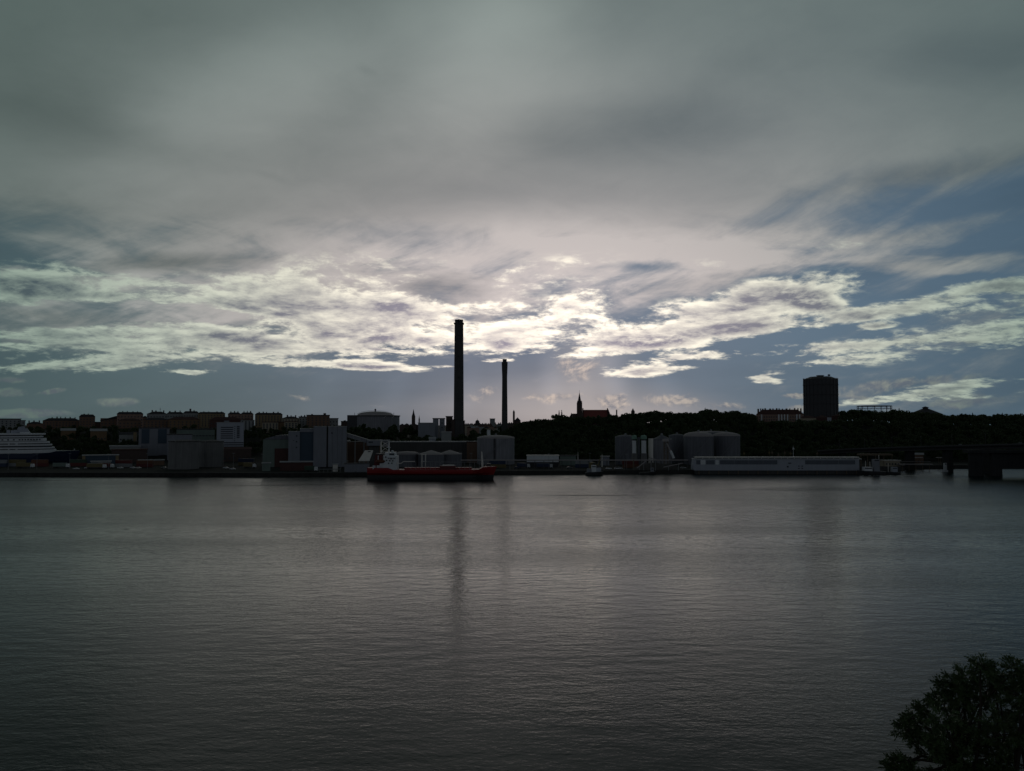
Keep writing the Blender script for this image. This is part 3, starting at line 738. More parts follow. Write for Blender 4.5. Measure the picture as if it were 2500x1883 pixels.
    v2 = [a(876, 1126, 7), a(903, 1126, 7), a(916, 1100, 7), a(893, 1100, 7)]
    def slab(dz0, dz1):
        m = MB(); n = [(x, y+ (0), z+dz0) for x, y, z in vs] + [(x, y, z+dz0) for x, y, z in v2]
        return n
    low = MB()
    # roof: tilted plate leaning back, walls beneath
    P0, P1, P2, P3 = a(876, 1126), a(903, 1126), a(913, 1101), a(893, 1101)
    roof = [P0, P1, (P2[0], P2[1]+6, P2[2]), (P3[0], P3[1]+6, P3[2])]
    MB().add(roof + [(x, y+.5, z-.5) for x, y, z in roof], [(0,1,2,3),(7,6,5,4),(0,4,5,1),(1,5,6,2),(2,6,7,3),(3,7,4,0)]).build('roof', M_['white_warm'], t)
    body = [P1, (P1[0]+4, P1[1]+7, P1[2]), (P2[0]+1.4, P2[1]+8, P2[2]-.3), (P2[0], P2[1]+6, P2[2])]
    MB().add([P0, P1, (P1[0]+3, P1[1]+8, P1[2]), (P0[0]+3, P0[1]+8, P0[2]), (P3[0], P3[1]+6.4, P3[2]-.6), (P2[0], P2[1]+6.4, P2[2]-.6), (P2[0]+1, P2[1]+8, P2[2]-.6), (P3[0]+1, P3[1]+8, P3[2]-.6)],
             [(0,3,2,1),(4,5,6,7),(1,2,6,5),(2,3,7,6),(3,0,4,7)]).build('side_wall', M_['concrete_dark'], t)
    for p in (880, 900): MB().tube((a(p, 1126)[0], Yc+4, QZ), (a(p, 1126)[0], Yc+4, zat(1126, Yc)), 0.5).build('support', M_['steel_grey'], t)
    window_on(t, a(903, 1104)[0], Yc+4.4, zat(1105, Yc), 2.0, 0.6)
    # grey quay building in front
    Yq = 590*vf
    t = thing('quay_shed', (xat(874, Yq, 5), Yq+6, QZ), 'grey box shaped shed on the quay edge left of the red ship', 'shed')
    MB().box(xat(843, Yq, 5), xat(903, Yq, 5), Yq, Yq+12, QZ-.3, zat(1134, Yq)).build('wall', M_['panel_grey'], t)
    MB().box(xat(843, Yq, 5)-.2, xat(903, Yq, 5)+.2, Yq-.2, Yq+12.2, zat(1134, Yq), zat(1132.6, Yq)).build('roof', M_['roof_dark'], t)
    pp = MB().path([(xat(780, Yq+1, 5), Yq+1, zat(1146, Yq)), (xat(832, Yq+1, 5), Yq+1, zat(1146, Yq)), (xat(838, Yq+1, 5), Yq+1, zat(1133, Yq)), (xat(846, Yq+1, 5), Yq+1, zat(1127, Yq)), (xat(852, Yq+1, 5), Yq+1, zat(1126, Yq))], 0.22)
    for p in range(782, 836, 10): pp.tube((xat(p, Yq+1, 5), Yq+1, QZ), (xat(p, Yq+1, 5), Yq+1, zat(1146, Yq)), 0.12)
    tag(pp.build('pipe_run', M_['steel_grey'], None), 'thin pale pipe run along the quay leading to the grey box shaped shed', 'pipe')
with view(790) as vf: industrial(vf)
block('red_shed', 686, 765, 1127, 612, 'brick', 'roof_grey', 'low red brown shed with pale curved edge in front of the dark blue panel', 'shed', rtype='flat', rh=0.6, depth=10)
block('kiosk', 642, 662, 1130, 606, 'panel_green', 'roof_grey', 'small green kiosk with pale roof left of the red brown shed', 'kiosk', rtype='flat', rh=0.5, depth=5)
block('cabin', 814, 826, 1133, 600, 'white_warm' if 'white_warm' in M_ else 'white', 'roof_grey', 'small white site cabin on the quay under the square silo block', 'cabin', rtype='flat', rh=0.4, depth=4)
block('long_hall', 950, 1167, 1078, 745, 'concrete_dark', 'roof_grey', 'long dark hall with a thin pale roof edge behind the low domed tanks', 'hall', rtype='flat', rh=0.7, depth=20)
block('ochre_house', 1140, 1166, 1078, 735, 'plaster_brown', 'roof_dark', 'small brown house against the left side of the big round tank', 'house', rtype='flat', rh=0.6, depth=8)

# ---------------------------------------------------------------- round tanks
def tank(px0, px1, yrim, ytop, Y, label, m='tank', rm='tank_roof', name='storage_tank', cat='storage tank', zb=QZ, group='round storage tanks', cone=False, stair=True, knob=True, n=48):
    zr = zat(yrim, Y); cx, yc, r = circ(px0, px1, Y)
    zt = CAMZ + (zat(ytop, Y) - CAMZ)*(yc/Y)
    t = thing(name, (cx, yc, zb), label, cat, group)
    sh = MB().lathe(cx, yc, [(r, zb), (r, zr)], n); sh.build('shell', M_[m], t, smooth=True)
    h = zt - zr
    if cone: prof = [(r+.15, zr), (r+.15, zr+.3), (0.4, zt)]
    else: prof = [(r+.15, zr), (r+.15, zr+.3)] + [(r*math.cos(a), zr+.3+(h-.3)*math.sin(a)) for a in [R(12), R(25), R(38), R(52), R(66), R(80)]] + [(0.3, zt)]
    rf = MB().lathe(cx, yc, prof, n); ro = rf.build('roof', M_[rm], t, smooth=True)
    if knob: MB().lathe(cx, yc, [(0.9, zt-.3), (0.9, zt+1.0), (.3, zt+1.4)], 10).build('vent', M_['steel_grey'], ro, smooth=True)
    if stair:
        st = MB(); k = 26
        for i in range(k):
            a0 = R(-150 + 100*i/k); a1 = R(-150 + 100*(i+1)/k); za = zb + (zr-zb)*i/k; zc = zb + (zr-zb)*(i+1)/k
            for dz in (0, 1.0):
                st.tube((cx+(r+.5)*math.cos(a0), yc+(r+.5)*math.sin(a0), za+dz), (cx+(r+.5)*math.cos(a1), yc+(r+.5)*math.sin(a1), zc+dz), 0.09, 4)
        st.build('stairway', M_['steel_grey'], t)
    rg = MB()
    for i in range(32):
        a, b = 2*math.pi*i/32, 2*math.pi*(i+1)/32
        rg.tube((cx+r*math.cos(a), yc+r*math.sin(a), zr+1.2), (cx+r*math.cos(b), yc+r*math.sin(b), zr+1.2), 0.06, 4)
        rg.tube((cx+r*math.cos(a), yc+r*math.sin(a), zr), (cx+r*math.cos(a), yc+r*math.sin(a), zr+1.2), 0.06, 4)
    rg.build('railing', M_['steel_grey'], t)
    return t
tank(1165, 1256, 1071, 1062.5, 700, 'big grey round tank with domed roof and dark vertical seam, behind the red ship bow')
zt_ = zat(1071, 699)
seam = MB().box(xat(1205, 699, 10), xat(1210, 699, 10), 699.6, 700.8, QZ, zt_)
seam.build('ladder_cage', M_['steel_dark'], [o for o in bpy.data.objects if o.get('label', '').startswith('big grey round tank')][0])
tank(965, 1024, 1110, 1102, 660, 'low pale domed tank just right of the red ship bridge', m='tank_dark', knob=False, stair=False)
tank(1021, 1085, 1111, 1099.5, 655, 'low tank with pale conical roof, left of the twin cones behind the ship deck', cone=True, knob=False, stair=False, m='tank_dark')
tank(1070, 1128, 1110, 1099, 668, 'low tank with pale conical roof, right of the twin cones', m='tank_dark', cone=True, knob=False, stair=False)
tank(1501, 1552, 1070, 1062, 700, 'grey domed tank behind the two white columns', m='tank_dark', rm='tank_dark')
tank(1590, 1640, 1075, 1062, 705, 'grey tank with high conical roof right of the white columns', rm='tank_dark', cone=True)
tank(1632, 1672, 1066, 1060, 730, 'dark tank half hidden between the yellow frame and the wide tanks', m='tank_dark', rm='tank_dark')
tank(1668, 1741, 1066, 1054, 700, 'wide dark grey tank with pale domed roof, left of the widest pair', m='tank_dark')
tank(1738, 1806, 1065, 1055.5, 712, 'wide dark grey tank with pale domed roof, right of the widest pair', m='tank_dark')
tank(1680, 1790, 1059.5, 1052.5, 790, 'domed tank rising behind the widest pair of tanks', m='tank_dark', rm='tank_dark', zb=3.0)

def column(px0, px1, yt, Y, m, cap, label, pedestal=True):
    zt = zat(yt, Y); cx, yc, r = circ(px0, px1, Y); x0, x1 = cx-r, cx+r
    t = thing('silo_column', (cx, Y+r, QZ), label, 'silo', 'slender silo columns')
    MB().lathe(cx, Y+r, [(r, QZ), (r, zt)], 24).build('shell', M_[m], t, smooth=True)
    if cap:
        MB().lathe(cx, Y+r, [(r*.98, zt), (r*.98, zt+1.1)], 24).build('collar', M_['steel_dark'], t, smooth=True)
        MB().lathe(cx, Y+r, [(r*1.3, zt+1.1), (r*1.3, zt+2.4), (r*1.1, zt+3.8), (r*.3, zt+4.2)], 24).build('cap', M_['copper'], t, smooth=True)
    if pedestal: MB().box(x0-.3, x1+.3, Y-.4, Y+2*r, QZ, zat(1107, Y)).build('base', M_['concrete'], t)
    return t
column(1543, 1553, 1076, 662, 'white', True, 'white silo column with green cap, left of the pair')
column(1565, 1577, 1076, 660, 'white', True, 'white silo column with green cap, right of the pair')
column(1555.5, 1562, 1068, 668, 'tank_dark', False, 'thin dark column between the two white columns', False)
column(1582, 1594, 1071, 664, 'white_warm', False, 'plain pinkish white column right of the capped white pair', False)
# conveyor frame tower and pale chute
t = thing('conveyor_tower', (xat(1627, 650, 10), 652, QZ), 'slim yellowish frame tower holding a pale slanting chute between the tanks', 'tower')
Y = 650
for p in (1623, 1631):
    for dy in (0, 4): MB().tube((xat(p, Y, 20), Y+dy, QZ), (xat(p, Y, 20), Y+dy, zat(1073, Y)), 0.26).build('leg', M_['timber'], t)
bz = MB()
for k in range(6):
    za, zc = zat(1073+k*8, Y), zat(1081+k*8, Y); s = (1623, 1631) if k % 2 else (1631, 1623)
    bz.tube((xat(s[0], Y, 20), Y, za), (xat(s[1], Y, 20), Y, zc), 0.14); bz.tube((xat(1623, Y, 20), Y, zc), (xat(1631, Y, 20), Y, zc), 0.14)
bz.build('bracing', M_['timber'], t)
MB().box(xat(1620, Y, 20), xat(1633, Y, 20), Y-.5, Y+4.5, zat(1078, Y), zat(1072, Y)).build('head_house', M_['tank_roof'], t)
MB().tube((xat(1628, Y-1, 20), Y-1, zat(1083, Y)), (xat(1637, Y-1, 10), Y-1, zat(1101, Y)), 0.5).build('chute', M_['tank_roof'], t)
MB().tube((xat(1637, Y-1, 20), Y-1, zat(1101, Y)), (xat(1645, Y-1, 10), Y-1, zat(1119, Y)), 0.95).build('chute', M_['white'], t)

# long pipe rack crossing behind the ship bow and along the quay
t = thing('pipe_rack', (xat(1430, 640, 8), 640, QZ), 'long pale pipe rack running along the quay right of the red ship', 'pipe rack')
Y = 632; z = zat(1124, Y)
pr = MB()
for dy, dz in ((0, 0), (0.9, 0.1), (1.8, 0)): pr.tube((xat(1125, Y, 8), Y+dy, z+dz), (xat(1680, Y, 8), Y+dy, z+dz), 0.33, 8)
pr.build('pipes', M_['tank_roof'], t, smooth=True)
for k, p in enumerate(range(1130, 1681, 22)):
    MB().box(xat(p, Y, 8)-.18, xat(p, Y, 8)+.18, Y-.2, Y+2.2, QZ, z-.36).build('support', M_['steel_dark'], t)
MB().box(xat(1545, Y, 8), xat(1548, Y, 8), Y-.5, Y, QZ, zat(1124, Y)).build('riser', M_['timber'], t)

# ---------------------------------------------------------------- gasholders
def gas_dome():
    Y = 1000; zr = zat(1014, Y); cx, yc, r = circ(857, 976, Y); x0, x1 = cx-r, cx+r
    t = thing('gas_tank', (cx, yc, 20), 'huge grey domed gas tank rising behind dark trees left of the tall chimney', 'gas tank')
    MB().lathe(cx, yc, [(r, 16), (r, zr)], 64).build('shell', M_['tank'], t, smooth=True)
    zt = CAMZ + (zat(1004.5, Y)-CAMZ)*(yc/Y)
    rr = r*0.74
    MB().lathe(cx, yc, [(r, zr), (rr, zr+.5)] + [(rr*math.cos(R(a)), zr+.5+(zt-zr-.5)*math.sin(R(a))) for a in (15, 30, 45, 60, 75)] + [(.3, zt)], 64).build('dome', M_['tank_roof'], t, smooth=True)
    MB().lathe(cx, yc, [(r+.8, zr-1.2), (r+.8, zr)], 64).build('rim', M_['steel_dark'], t)
    st = MB()
    for k in range(20):
        a, b = R(20+150*k/20), R(20+150*(k+1)/20)
        st.tube((cx+rr*math.cos(a), yc-4, zr+.8+(zt-zr)*math.sin(a)), (cx+rr*math.cos(b), yc-4, zr+.8+(zt-zr)*math.sin(b)), 0.18, 4)
    st.build('dome_stair', M_['steel_dark'], t)
    MB().lathe(cx, yc, [(.9, zt-.2), (.9, zt+1.8), (1.4, zt+2.2), (.3, zt+3)], 10).build('vent', M_['steel_dark'], t)
    for p, q in ((872, 862), (966, 1010)):
        MB().tube((xat(p, yc, zr), Y+12, zr), (xat(p, yc, zr), Y+12, zr+3), .25).build('pole', M_['steel_dark'], t)
    for p in (906, 936, 956):
        MB().tube((xat(p, Y-.6, zr), Y+2-abs(p-916)*-.05, zat(1020, Y)), (xat(p+5, Y-.6, zr), Y+2, zat(1016.5, Y)), .25).build('stair_flight', M_['white_warm'], t)
    MB().box(x0-.5, xat(880, Y, zr), Y+6, Y+20, 16, zr+.2).build('lift_shaft', M_['steel_dark'], t)
gas_dome()

def gasometer():
    Y = 1090; zs = zat(925, Y); cx, yc, r = circ(1962, 2046, Y); zb = 36
    t = thing('gasometer', (cx, yc, zb), 'towering black drum shaped gasometer with rooftop boxes above the trees on the right', 'gasometer')
    n = 24
    MB().lathe(cx, yc, [(r, zb), (r, zs)], n).build('drum', M_['steel_dark'], t)
    zt = CAMZ + (zat(919.5, Y)-CAMZ)*(yc/Y)
    MB().lathe(cx, yc, [(r+.3, zs-.2), (r+.3, zs+.4), (r*.62, zt-.4), (.5, zt)], n).build('roof', M_['steel_dark'], t)
    for y in (938, 962, 985): 
        z = zat(y, Y); MB().lathe(cx, yc, [(r+.2, z-.45), (r+1.1, z-.45), (r+1.1, z+.25), (r+.2, z+.25)], n).build('gallery_ring', M_['steel_dark'], t)
    for k in range(n):
        a = 2*math.pi*k/n; MB().tube((cx+(r+.25)*math.cos(a), yc+(r+.25)*math.sin(a), zb), (cx+(r+.25)*math.cos(a), yc+(r+.25)*math.sin(a), zs+1.6), .38, 5).build('buttress', M_['steel_dark'], t)
    X = lambda p: xat(p, yc, 90); Z = lambda y: CAMZ + (zat(y, Y)-CAMZ)*(yc/Y)
    MB().box(X(1996), X(2009), yc-3, yc+3, zt-.5, Z(917.5)).build('roof_house', M_['steel_dark'], t)
    MB().box(X(1994.5), X(2010.5), yc-3.5, yc+3.5, Z(917.5), Z(916.5)).build('house_lid', M_['steel_dark'], t)
    MB().box(X(2015), X(2020), yc-2, yc+2, zt-2, Z(919)).build('vent_box', M_['steel_dark'], t)
    MB().tube((X(2024), yc, zt-2), (X(2024), yc, Z(917)), .5).build('stem', M_['steel_dark'], t)
    MB().lathe(X(2024), yc, [(.3, Z(918.5)), (1.5, Z(917.6)), (1.8, Z(916)), (1.2, Z(914.4)), (.2, Z(914))], 12).build('ball', M_['steel_dark'], t, smooth=True)
gasometer()

def guide_frame():
    Y = 1180; zt = zat(991, Y); cx, yc, r = circ(2092, 2177, Y); zb = 37
    t = thing('gasholder_frame', (cx, yc, zb), 'open steel guide frame ring of an empty gasholder above the treetops', 'gasholder frame')
    n = 16
    for z, w in ((zt, .55), (zat(997, Y), .2)):
        m = MB()
        for k in range(n):
            a, b = 2*math.pi*k/n, 2*math.pi*(k+1)/n
            m.tube((cx+r*math.cos(a), yc+r*math.sin(a), z), (cx+r*math.cos(b), yc+r*math.sin(b), z), w, 5)
        m.build('ring', M_['steel_dark'], t)
    for k in range(n):
        a = 2*math.pi*k/n
        MB().tube((cx+r*math.cos(a), yc+r*math.sin(a), zb), (cx+r*math.cos(a), yc+r*math.sin(a), zt+.6), .38, 5).build('column', M_['steel_dark'], t)
    br = MB()
    for k in range(0, n, 2):
        a, b = 2*math.pi*k/n, 2*math.pi*(k+1)/n
        br.tube((cx+r*math.cos(a), yc+r*math.sin(a), zat(1005, Y)), (cx+r*math.cos(b), yc+r*math.sin(b), zt), .13, 4)
    br.build('bracing', M_['steel_dark'], t)
guide_frame()
def brick_gasholder():
    Y = 1150; cx, yc, r = circ(2218, 2300, Y)
    Z = lambda y: CAMZ + (zat(y, Y)-CAMZ)*(yc/Y)
    t = thing('round_gasholder_house', (cx, yc, 32), 'round gasholder house with shallow conical roof and small lantern, far right of the ridge', 'gasholder house')
    MB().lathe(cx, yc, [(r, 30), (r, Z(1011))], 32).build('wall', M_['brick_dark'], t, smooth=True)
    rf = MB().lathe(cx, yc, [(r+.6, Z(1011)-.3), (r+.6, Z(1011)), (r*.22, Z(998.5))], 32).build('roof', M_['roof_dark'], t, smooth=True)
    ln = MB().lathe(cx, yc, [(r*.17, Z(999)), (r*.17, Z(996))], 16).build('lantern', M_['brick_dark'], rf, smooth=True)
    MB().lathe(cx, yc, [(r*.23, Z(996)), (r*.18, Z(994.6)), (.3, Z(992.5))], 16).build('lantern_roof', M_['roof_dark'], rf, smooth=True)
brick_gasholder()

# ---------------------------------------------------------------- the two power-station chimneys
def tall_chimney():
    Y = 985; zb = 12; zt = zat(790, Y); zc = zat(780, Y); cx = xat(1119.5, Y, 80)
    t = thing('power_station_chimney', (cx, Y+5, zb), 'tallest dark concrete chimney with grooved sides and narrower cap', 'chimney', 'power station chimneys')
    def lobes(m, r0, r1, z0, z1, n=12):
        """four bundled flues in one cladding: a square with chamfered, grooved corners"""
        def ring(r, z):
            o = []
            for k in range(4):
                a = math.pi/4 + k*math.pi/2
                c = (math.cos(a)*r*0.62, math.sin(a)*r*0.62)
                for j in range(-3, 4):
                    b = a + j*R(24)
                    o.append((cx + c[0] + math.cos(b)*r*0.44, Y+5 + c[1] + math.sin(b)*r*0.44, z))
            return o
        A = ring(r0, z0); B = ring(r1, z1); q = len(A)
        return m.add(A+B, [(i, (i+1) % q, q+(i+1) % q, q+i) for i in range(q)] + [tuple(range(q-1, -1, -1)), tuple(range(q, 2*q))])
    sc = mpp(Y)
    w0, w1 = 12.4*sc*1.13, 10.6*sc*1.13
    sh = MB(); zz = [zb, 40, 70, 105, zt]
    for a, b in zip(zz, zz[1:]):
        f = lambda z: w0 + (w1-w0)*(z-zb)/(zt-zb)
        lobes(sh, f(a), f(b), a, b)
    sh.build('shaft', M_['concrete_dark'], t)
    MB().box(cx-w1*1.02, cx+w1*1.02, Y+5-w1*1.02, Y+5+w1*1.02, zt-.2, zt+.9).build('cap_platform', M_['steel_dark'], t)
    for sx in (-1, 1):
        for sy in (-1, 1):
            MB().lathe(cx+sx*w1*.42, Y+5+sy*w1*.42, [(w1*.40, zt+.9), (w1*.40, zc-1.2), (w1*.43, zc-1.2), (w1*.43, zc)], 14).build('flue', M_['steel_dark'], t, smooth=True)
    MB().lathe(cx, Y+5, [(w1*.3, zt+.9), (w1*.3, zc+.6)], 12).build('flue', M_['steel_dark'], t, smooth=True)
    for z in (40, 64, 88, 112, 136):
        f = w0 + (w1-w0)*(z-zb)/(zt-zb)
        lt = MB().box(cx-.5, cx+.5, Y+5-f*.62-f*.5, Y+5-f*.6, z, z+.7)
        lt.build('ladder_landing', M_['steel_dark'], t)
tall_chimney()
def slim_chimney():
    Y = 1010; zb = 14; cx = xat(1232, Y, 60); sc = mpp(Y)
    t = thing('power_station_chimney', (cx, Y+4, zb), 'shorter slim dark chimney flaring out towards its top', 'chimney', 'power station chimneys')
    pf = [(7.4, None), (7.0, 1000), (6.4, 950), (6.2, 920), (7.0, 900), (7.4, 886), (7.4, 884)]
    prof = [(w*sc, zb if y is None else zat(y, Y)) for w, y in pf]
    MB().lathe(cx, Y+4, prof, 24).build('shaft', M_['concrete_dark'], t, smooth=True)
    MB().lathe(cx, Y+4, [(5.6*sc, zat(884, Y)), (5.0*sc, zat(882, Y)), (5.0*sc, zat(878, Y)), (5.4*sc, zat(877.6, Y)), (5.4*sc, zat(876.6, Y))], 20).build('flue', M_['steel_dark'], t, smooth=True)
    MB().lathe(cx, Y+4, [(7.6*sc, zat(885.2, Y)), (7.6*sc, zat(884.2, Y))], 24).build('cap_platform', M_['steel_dark'], t)
slim_chimney()
# power-station blocks at the chimney foot
block('power_station_block', 1089, 1105, 1016, 990, 'brick_dark', 'roof_dark', 'dark upright block touching the left foot of the tallest chimney', 'industrial building', rtype='flat', rh=1.0, depth=14, cols=2, rows=3)
block('power_station_block', 1102, 1110, 1024, 984, 'brick_dark', 'roof_dark', 'low dark block squeezed between the upright block and the tallest chimney', 'industrial building', rtype='flat', rh=.6, depth=10)
block('power_station_block', 1131, 1135, 1027, 992, 'brick_dark', 'roof_dark', 'thin dark block touching the right foot of the tallest chimney', 'industrial building', rtype='flat', rh=.6, depth=10)
block('power_station_block', 1021, 1062, 1032, 940, 'panel_grey', 'roof_grey', 'pale blank sided power station hall above the dark trees', 'industrial building', rtype='flat', rh=.6, depth=26)
block('power_station_block', 1057, 1071, 1021, 975, 'panel_grey', 'roof_dark', 'pale narrow boiler house left of the twin of the same height', 'industrial building', rtype='flat', rh=1.0, depth=14)
block('power_station_block', 1073, 1086, 1021, 975, 'panel_grey', 'roof_dark', 'pale narrow boiler house right next to the dark upright block', 'industrial building', rtype='flat', rh=1.0, depth=14, rows=4, cols=1)
block('pavilion', 1078, 1102, 1054, 880, 'plaster_grey', 'roof_grey', 'low pavilion with pale flat roof below the boiler houses', 'pavilion', rtype='flat', rh=1.0, depth=12)
block('gabled_house', 1048, 1064, 1067, 850, 'panel_pale', 'roof_grey', 'small pale gabled house in front of the pale power station hall', 'house', rtype='gable', rh=2.2, depth=9, rows=1, cols=2)
st = tag(MB().lathe(xat(1190, 720, 20), 760, [(1.6, 4), (1.4, zat(1050, 760)), (1.7, zat(1050, 760)), (1.7, zat(1049.5, 760))], 16).build('vent_stack', M_['white'], None, smooth=True), 'short white vent stack standing behind the big grey round tank', 'vent stack')

# ---------------------------------------------------------------- churches and the far skyline
def church():
    Y = 1080; S_ = mpp(Y)
    X = lambda p: xat(p, Y, 50); Z = lambda y: zat(y, Y)
    zb = 30
    t = thing('church', (X(1440), Y+9, zb), 'red brick church with a pointed spire on its left and a long red gabled roof', 'church')
    w = (X(1421.5)-X(1409))/2; cx = (X(1409)+X(1421.5))/2; cyy = Y+w
    tw = MB().box(cx-w, cx+w, Y, Y+2*w, zb, Z(984)).build('tower', M_['brick_dark'], t)
    sp = MB(); z0 = Z(984)
    sp.add([(cx-w*1.02, Y-.1, z0), (cx+w*1.02, Y-.1, z0), (cx+w*1.02, Y+2*w+.1, z0), (cx-w*1.02, Y+2*w+.1, z0),
            (cx-w*.55, cyy-w*.55, Z(978)), (cx+w*.55, cyy-w*.55, Z(978)), (cx+w*.55, cyy+w*.55, Z(978)), (cx-w*.55, cyy+w*.55, Z(978)), (cx, cyy, Z(957))],
           [(0,1,5,4),(1,2,6,5),(2,3,7,6),(3,0,4,7),(4,5,8),(5,6,8),(6,7,8),(7,4,8),(0,3,2,1)])
    spo = sp.build('spire', M_['roof_dark'], tw)
    MB().tube((cx, cyy, Z(959)), (cx, cyy, Z(952.5)), .12).build('cross', M_['steel_dark'], spo)
    for sx in (-1, 1):
        MB().lathe(cx+sx*w*.82, Y+w*.18, [(.5, z0), (.5, z0+1.2), (.05, z0+3.2)], 6).build('pinnacle', M_['roof_dark'], tw)
    for k in range(2): window_on(tw, cx+(k-.5)*w*.8, Y, Z(996), 0.9, 3.0)
    # nave running along the view plane
    MB().box(X(1426), X(1484), Y+2, Y+18, zb, Z(1022)).build('wall', M_['brick'], t)
    MB().prism_x([(Y+1.2, Z(1023)), (Y+18.8, Z(1023)), (Y+10, Z(1000.5))], X(1426), X(1484)).build('roof', M_['church_tile'], t)
    for p, q in ((1423.6, 1426), (1484, 1486.6)):
        MB().prism_x([(Y+.8, zb), (Y+19.2, zb), (Y+19.2, Z(1023)), (Y+10.8, Z(998.5)), (Y+10.8, Z(996.5)), (Y+9.2, Z(996.5)), (Y+9.2, Z(998.5)), (Y+.8, Z(1023))], X(p), X(q)).build('gable', M_['brick'], t)
    MB().prism_y([(X(1486.6), zb), (X(1494), zb), (X(1494), Z(1020)), (X(1486.6), Z(1000))], Y+4, Y+16).build('choir', M_['brick_dark'], t)
    MB().box(X(1398), X(1409), Y+2, Y+12, zb, Z(1010)).build('porch', M_['brick_dark'], t)
church()
def spire(px, ytop, ybody, w, Y, label, ground=None, name='church_tower'):
    cx = xat(px, Y, 40); S_ = mpp(Y); hw = w*S_/2; zb = ground_z(cx, Y) - 1
    t = thing(name, (cx, Y+hw, zb), label, 'church tower')
    MB().box(cx-hw, cx+hw, Y, Y+2*hw, zb, zat(ybody, Y)).build('tower', M_['brick_dark'], t)
    MB().lathe(cx, Y+hw, [(hw*1.15, zat(ybody, Y)), (hw*.6, zat(ybody, Y)+(zat(ytop, Y)-zat(ybody, Y))*.35), (.08, zat(ytop, Y))], 8).build('spire', M_['roof_dark'], t)
    return t
spire(1009, 998.5, 1017, 8, 1500, 'slender pointed church spire between the domed gas tank and the power station')
spire(1023.3, 1014, 1024, 3, 1500, 'smaller thin spire just right of the slender church spire')
spire(1254.5, 1000.5, 1006, 5, 1500, 'lone dark tower with rounded top right of the shorter slim chimney')
block('chapel_nave', 1256, 1271, 1019, 1502, 'brick_dark', 'roof_dark', 'small dark nave sloping off right of the lone dark tower', 'church', rtype='hip', rh=6, depth=20)
spire(1546, 996.5, 1004, 8, 1060, 'pointed dark turret among treetops right of the red church', name='turret')
spire(1395.5, 1008, 1016, 7, 1100, 'small pointed roof turret left of the church tower', name='turret')
sk = tag(MB().lathe(xat(1505.6, 1080, 40), 1080, [(1.0, 34), (.8, zat(1000.5, 1080))], 10).build('factory_chimney', M_['brick_dark'], None), 'thin brick chimney stub right of the red church roof', 'chimney')
random.seed(9)
dome = block('museum_building', 1158, 1173, 1030, 2100, 'brick_dark', 'roof_dark', 'squat dark building with small stepped dome between the two chimneys', 'building', rtype='hip', rh=5, depth=20)
zc = zat(1030, 2100); xx = xat(1165.5, 2110, 40)
MB().lathe(xx, 2110, [(5, zc-5), (5, zc+.5), (3.4, zc+3), (.5, zc+4.6), (.2, zc+8)], 12).build('dome', M_['roof_dark'], dome, smooth=True)
block('tower_block', 1196, 1208.5, 1022, 2000, 'plaster_grey', 'roof_dark', 'square tower block standing alone between the two chimneys', 'tower block', rtype='flat', rh=1.5, depth=14, rows=6, cols=4, over=.8)
px = 1134
cols_ = ['plaster_brown', 'brick_dark', 'plaster_pink', 'plaster_grey', 'brick', 'plaster_cream']
ORD = ['first', 'second', 'third', 'fourth', 'fifth', 'sixth', 'seventh', 'eighth', 'ninth', 'tenth', 'eleventh', 'twelfth', 'thirteenth', 'fourteenth', 'fifteenth', 'sixteenth', 'seventeenth', 'eighteenth', 'nineteenth', 'twentieth', 'twenty first', 'twenty second', 'twenty third']
nth = 0
while px < 1345:
    w = random.uniform(9, 17)
    y = interp([(1130,1036),(1250,1034),(1285,1030),(1300,1025),(1330,1026),(1345,1024)], px) + random.uniform(-1.2, 1.2)
    block('town_house', px, px+w, y, random.uniform(1750, 2050), random.choice(cols_), random.choice(['roof_dark', 'roof_dark', 'roof_red']), ORD[nth] + ' small house from the left in the distant roofline between tallest chimney and church',
          'house', rtype=random.choice(['hip', 'gable', 'flat']), rh=random.uniform(2, 3.5), depth=14, group='distant roofline houses', chims=ch(px+w*.3, px+w*.7, h=2, w=2), zb=10)
    px += w*0.92; nth += 1
px = 976; nth = 0
while px < 1024:
    w = random.uniform(9, 14)
    block('town_house', px, px+w, 1034.5+random.uniform(-1, 1), random.uniform(1550, 1700), 'brick_dark', 'roof_dark', ORD[nth] + ' small dark house from the left in the roofline under the slender church spire',
          'house', rtype='hip', rh=3, depth=14, group='distant roofline houses under the spire', zb=10)
    px += w*0.9; nth += 1
nth = 0
# pale lower houses right below the roofline
px = 1140
while px < 1222:
    w = random.uniform(8, 14)
    block('town_house', px, px+w, 1038+random.uniform(0, 4), random.uniform(1250, 1400), random.choice(['plaster_pink', 'plaster_cream', 'plaster_grey']), random.choice(['roof_red', 'roof_grey', 'roof_dark']), ORD[nth] + ' small pale house from the left below the roofline between the two tall chimneys',
          'house', rtype=random.choice(['hip', 'gable']), rh=2.6, depth=12, group='pale houses between the chimneys', rows=1, cols=3, zb=8)
    px += w*0.95; nth += 1

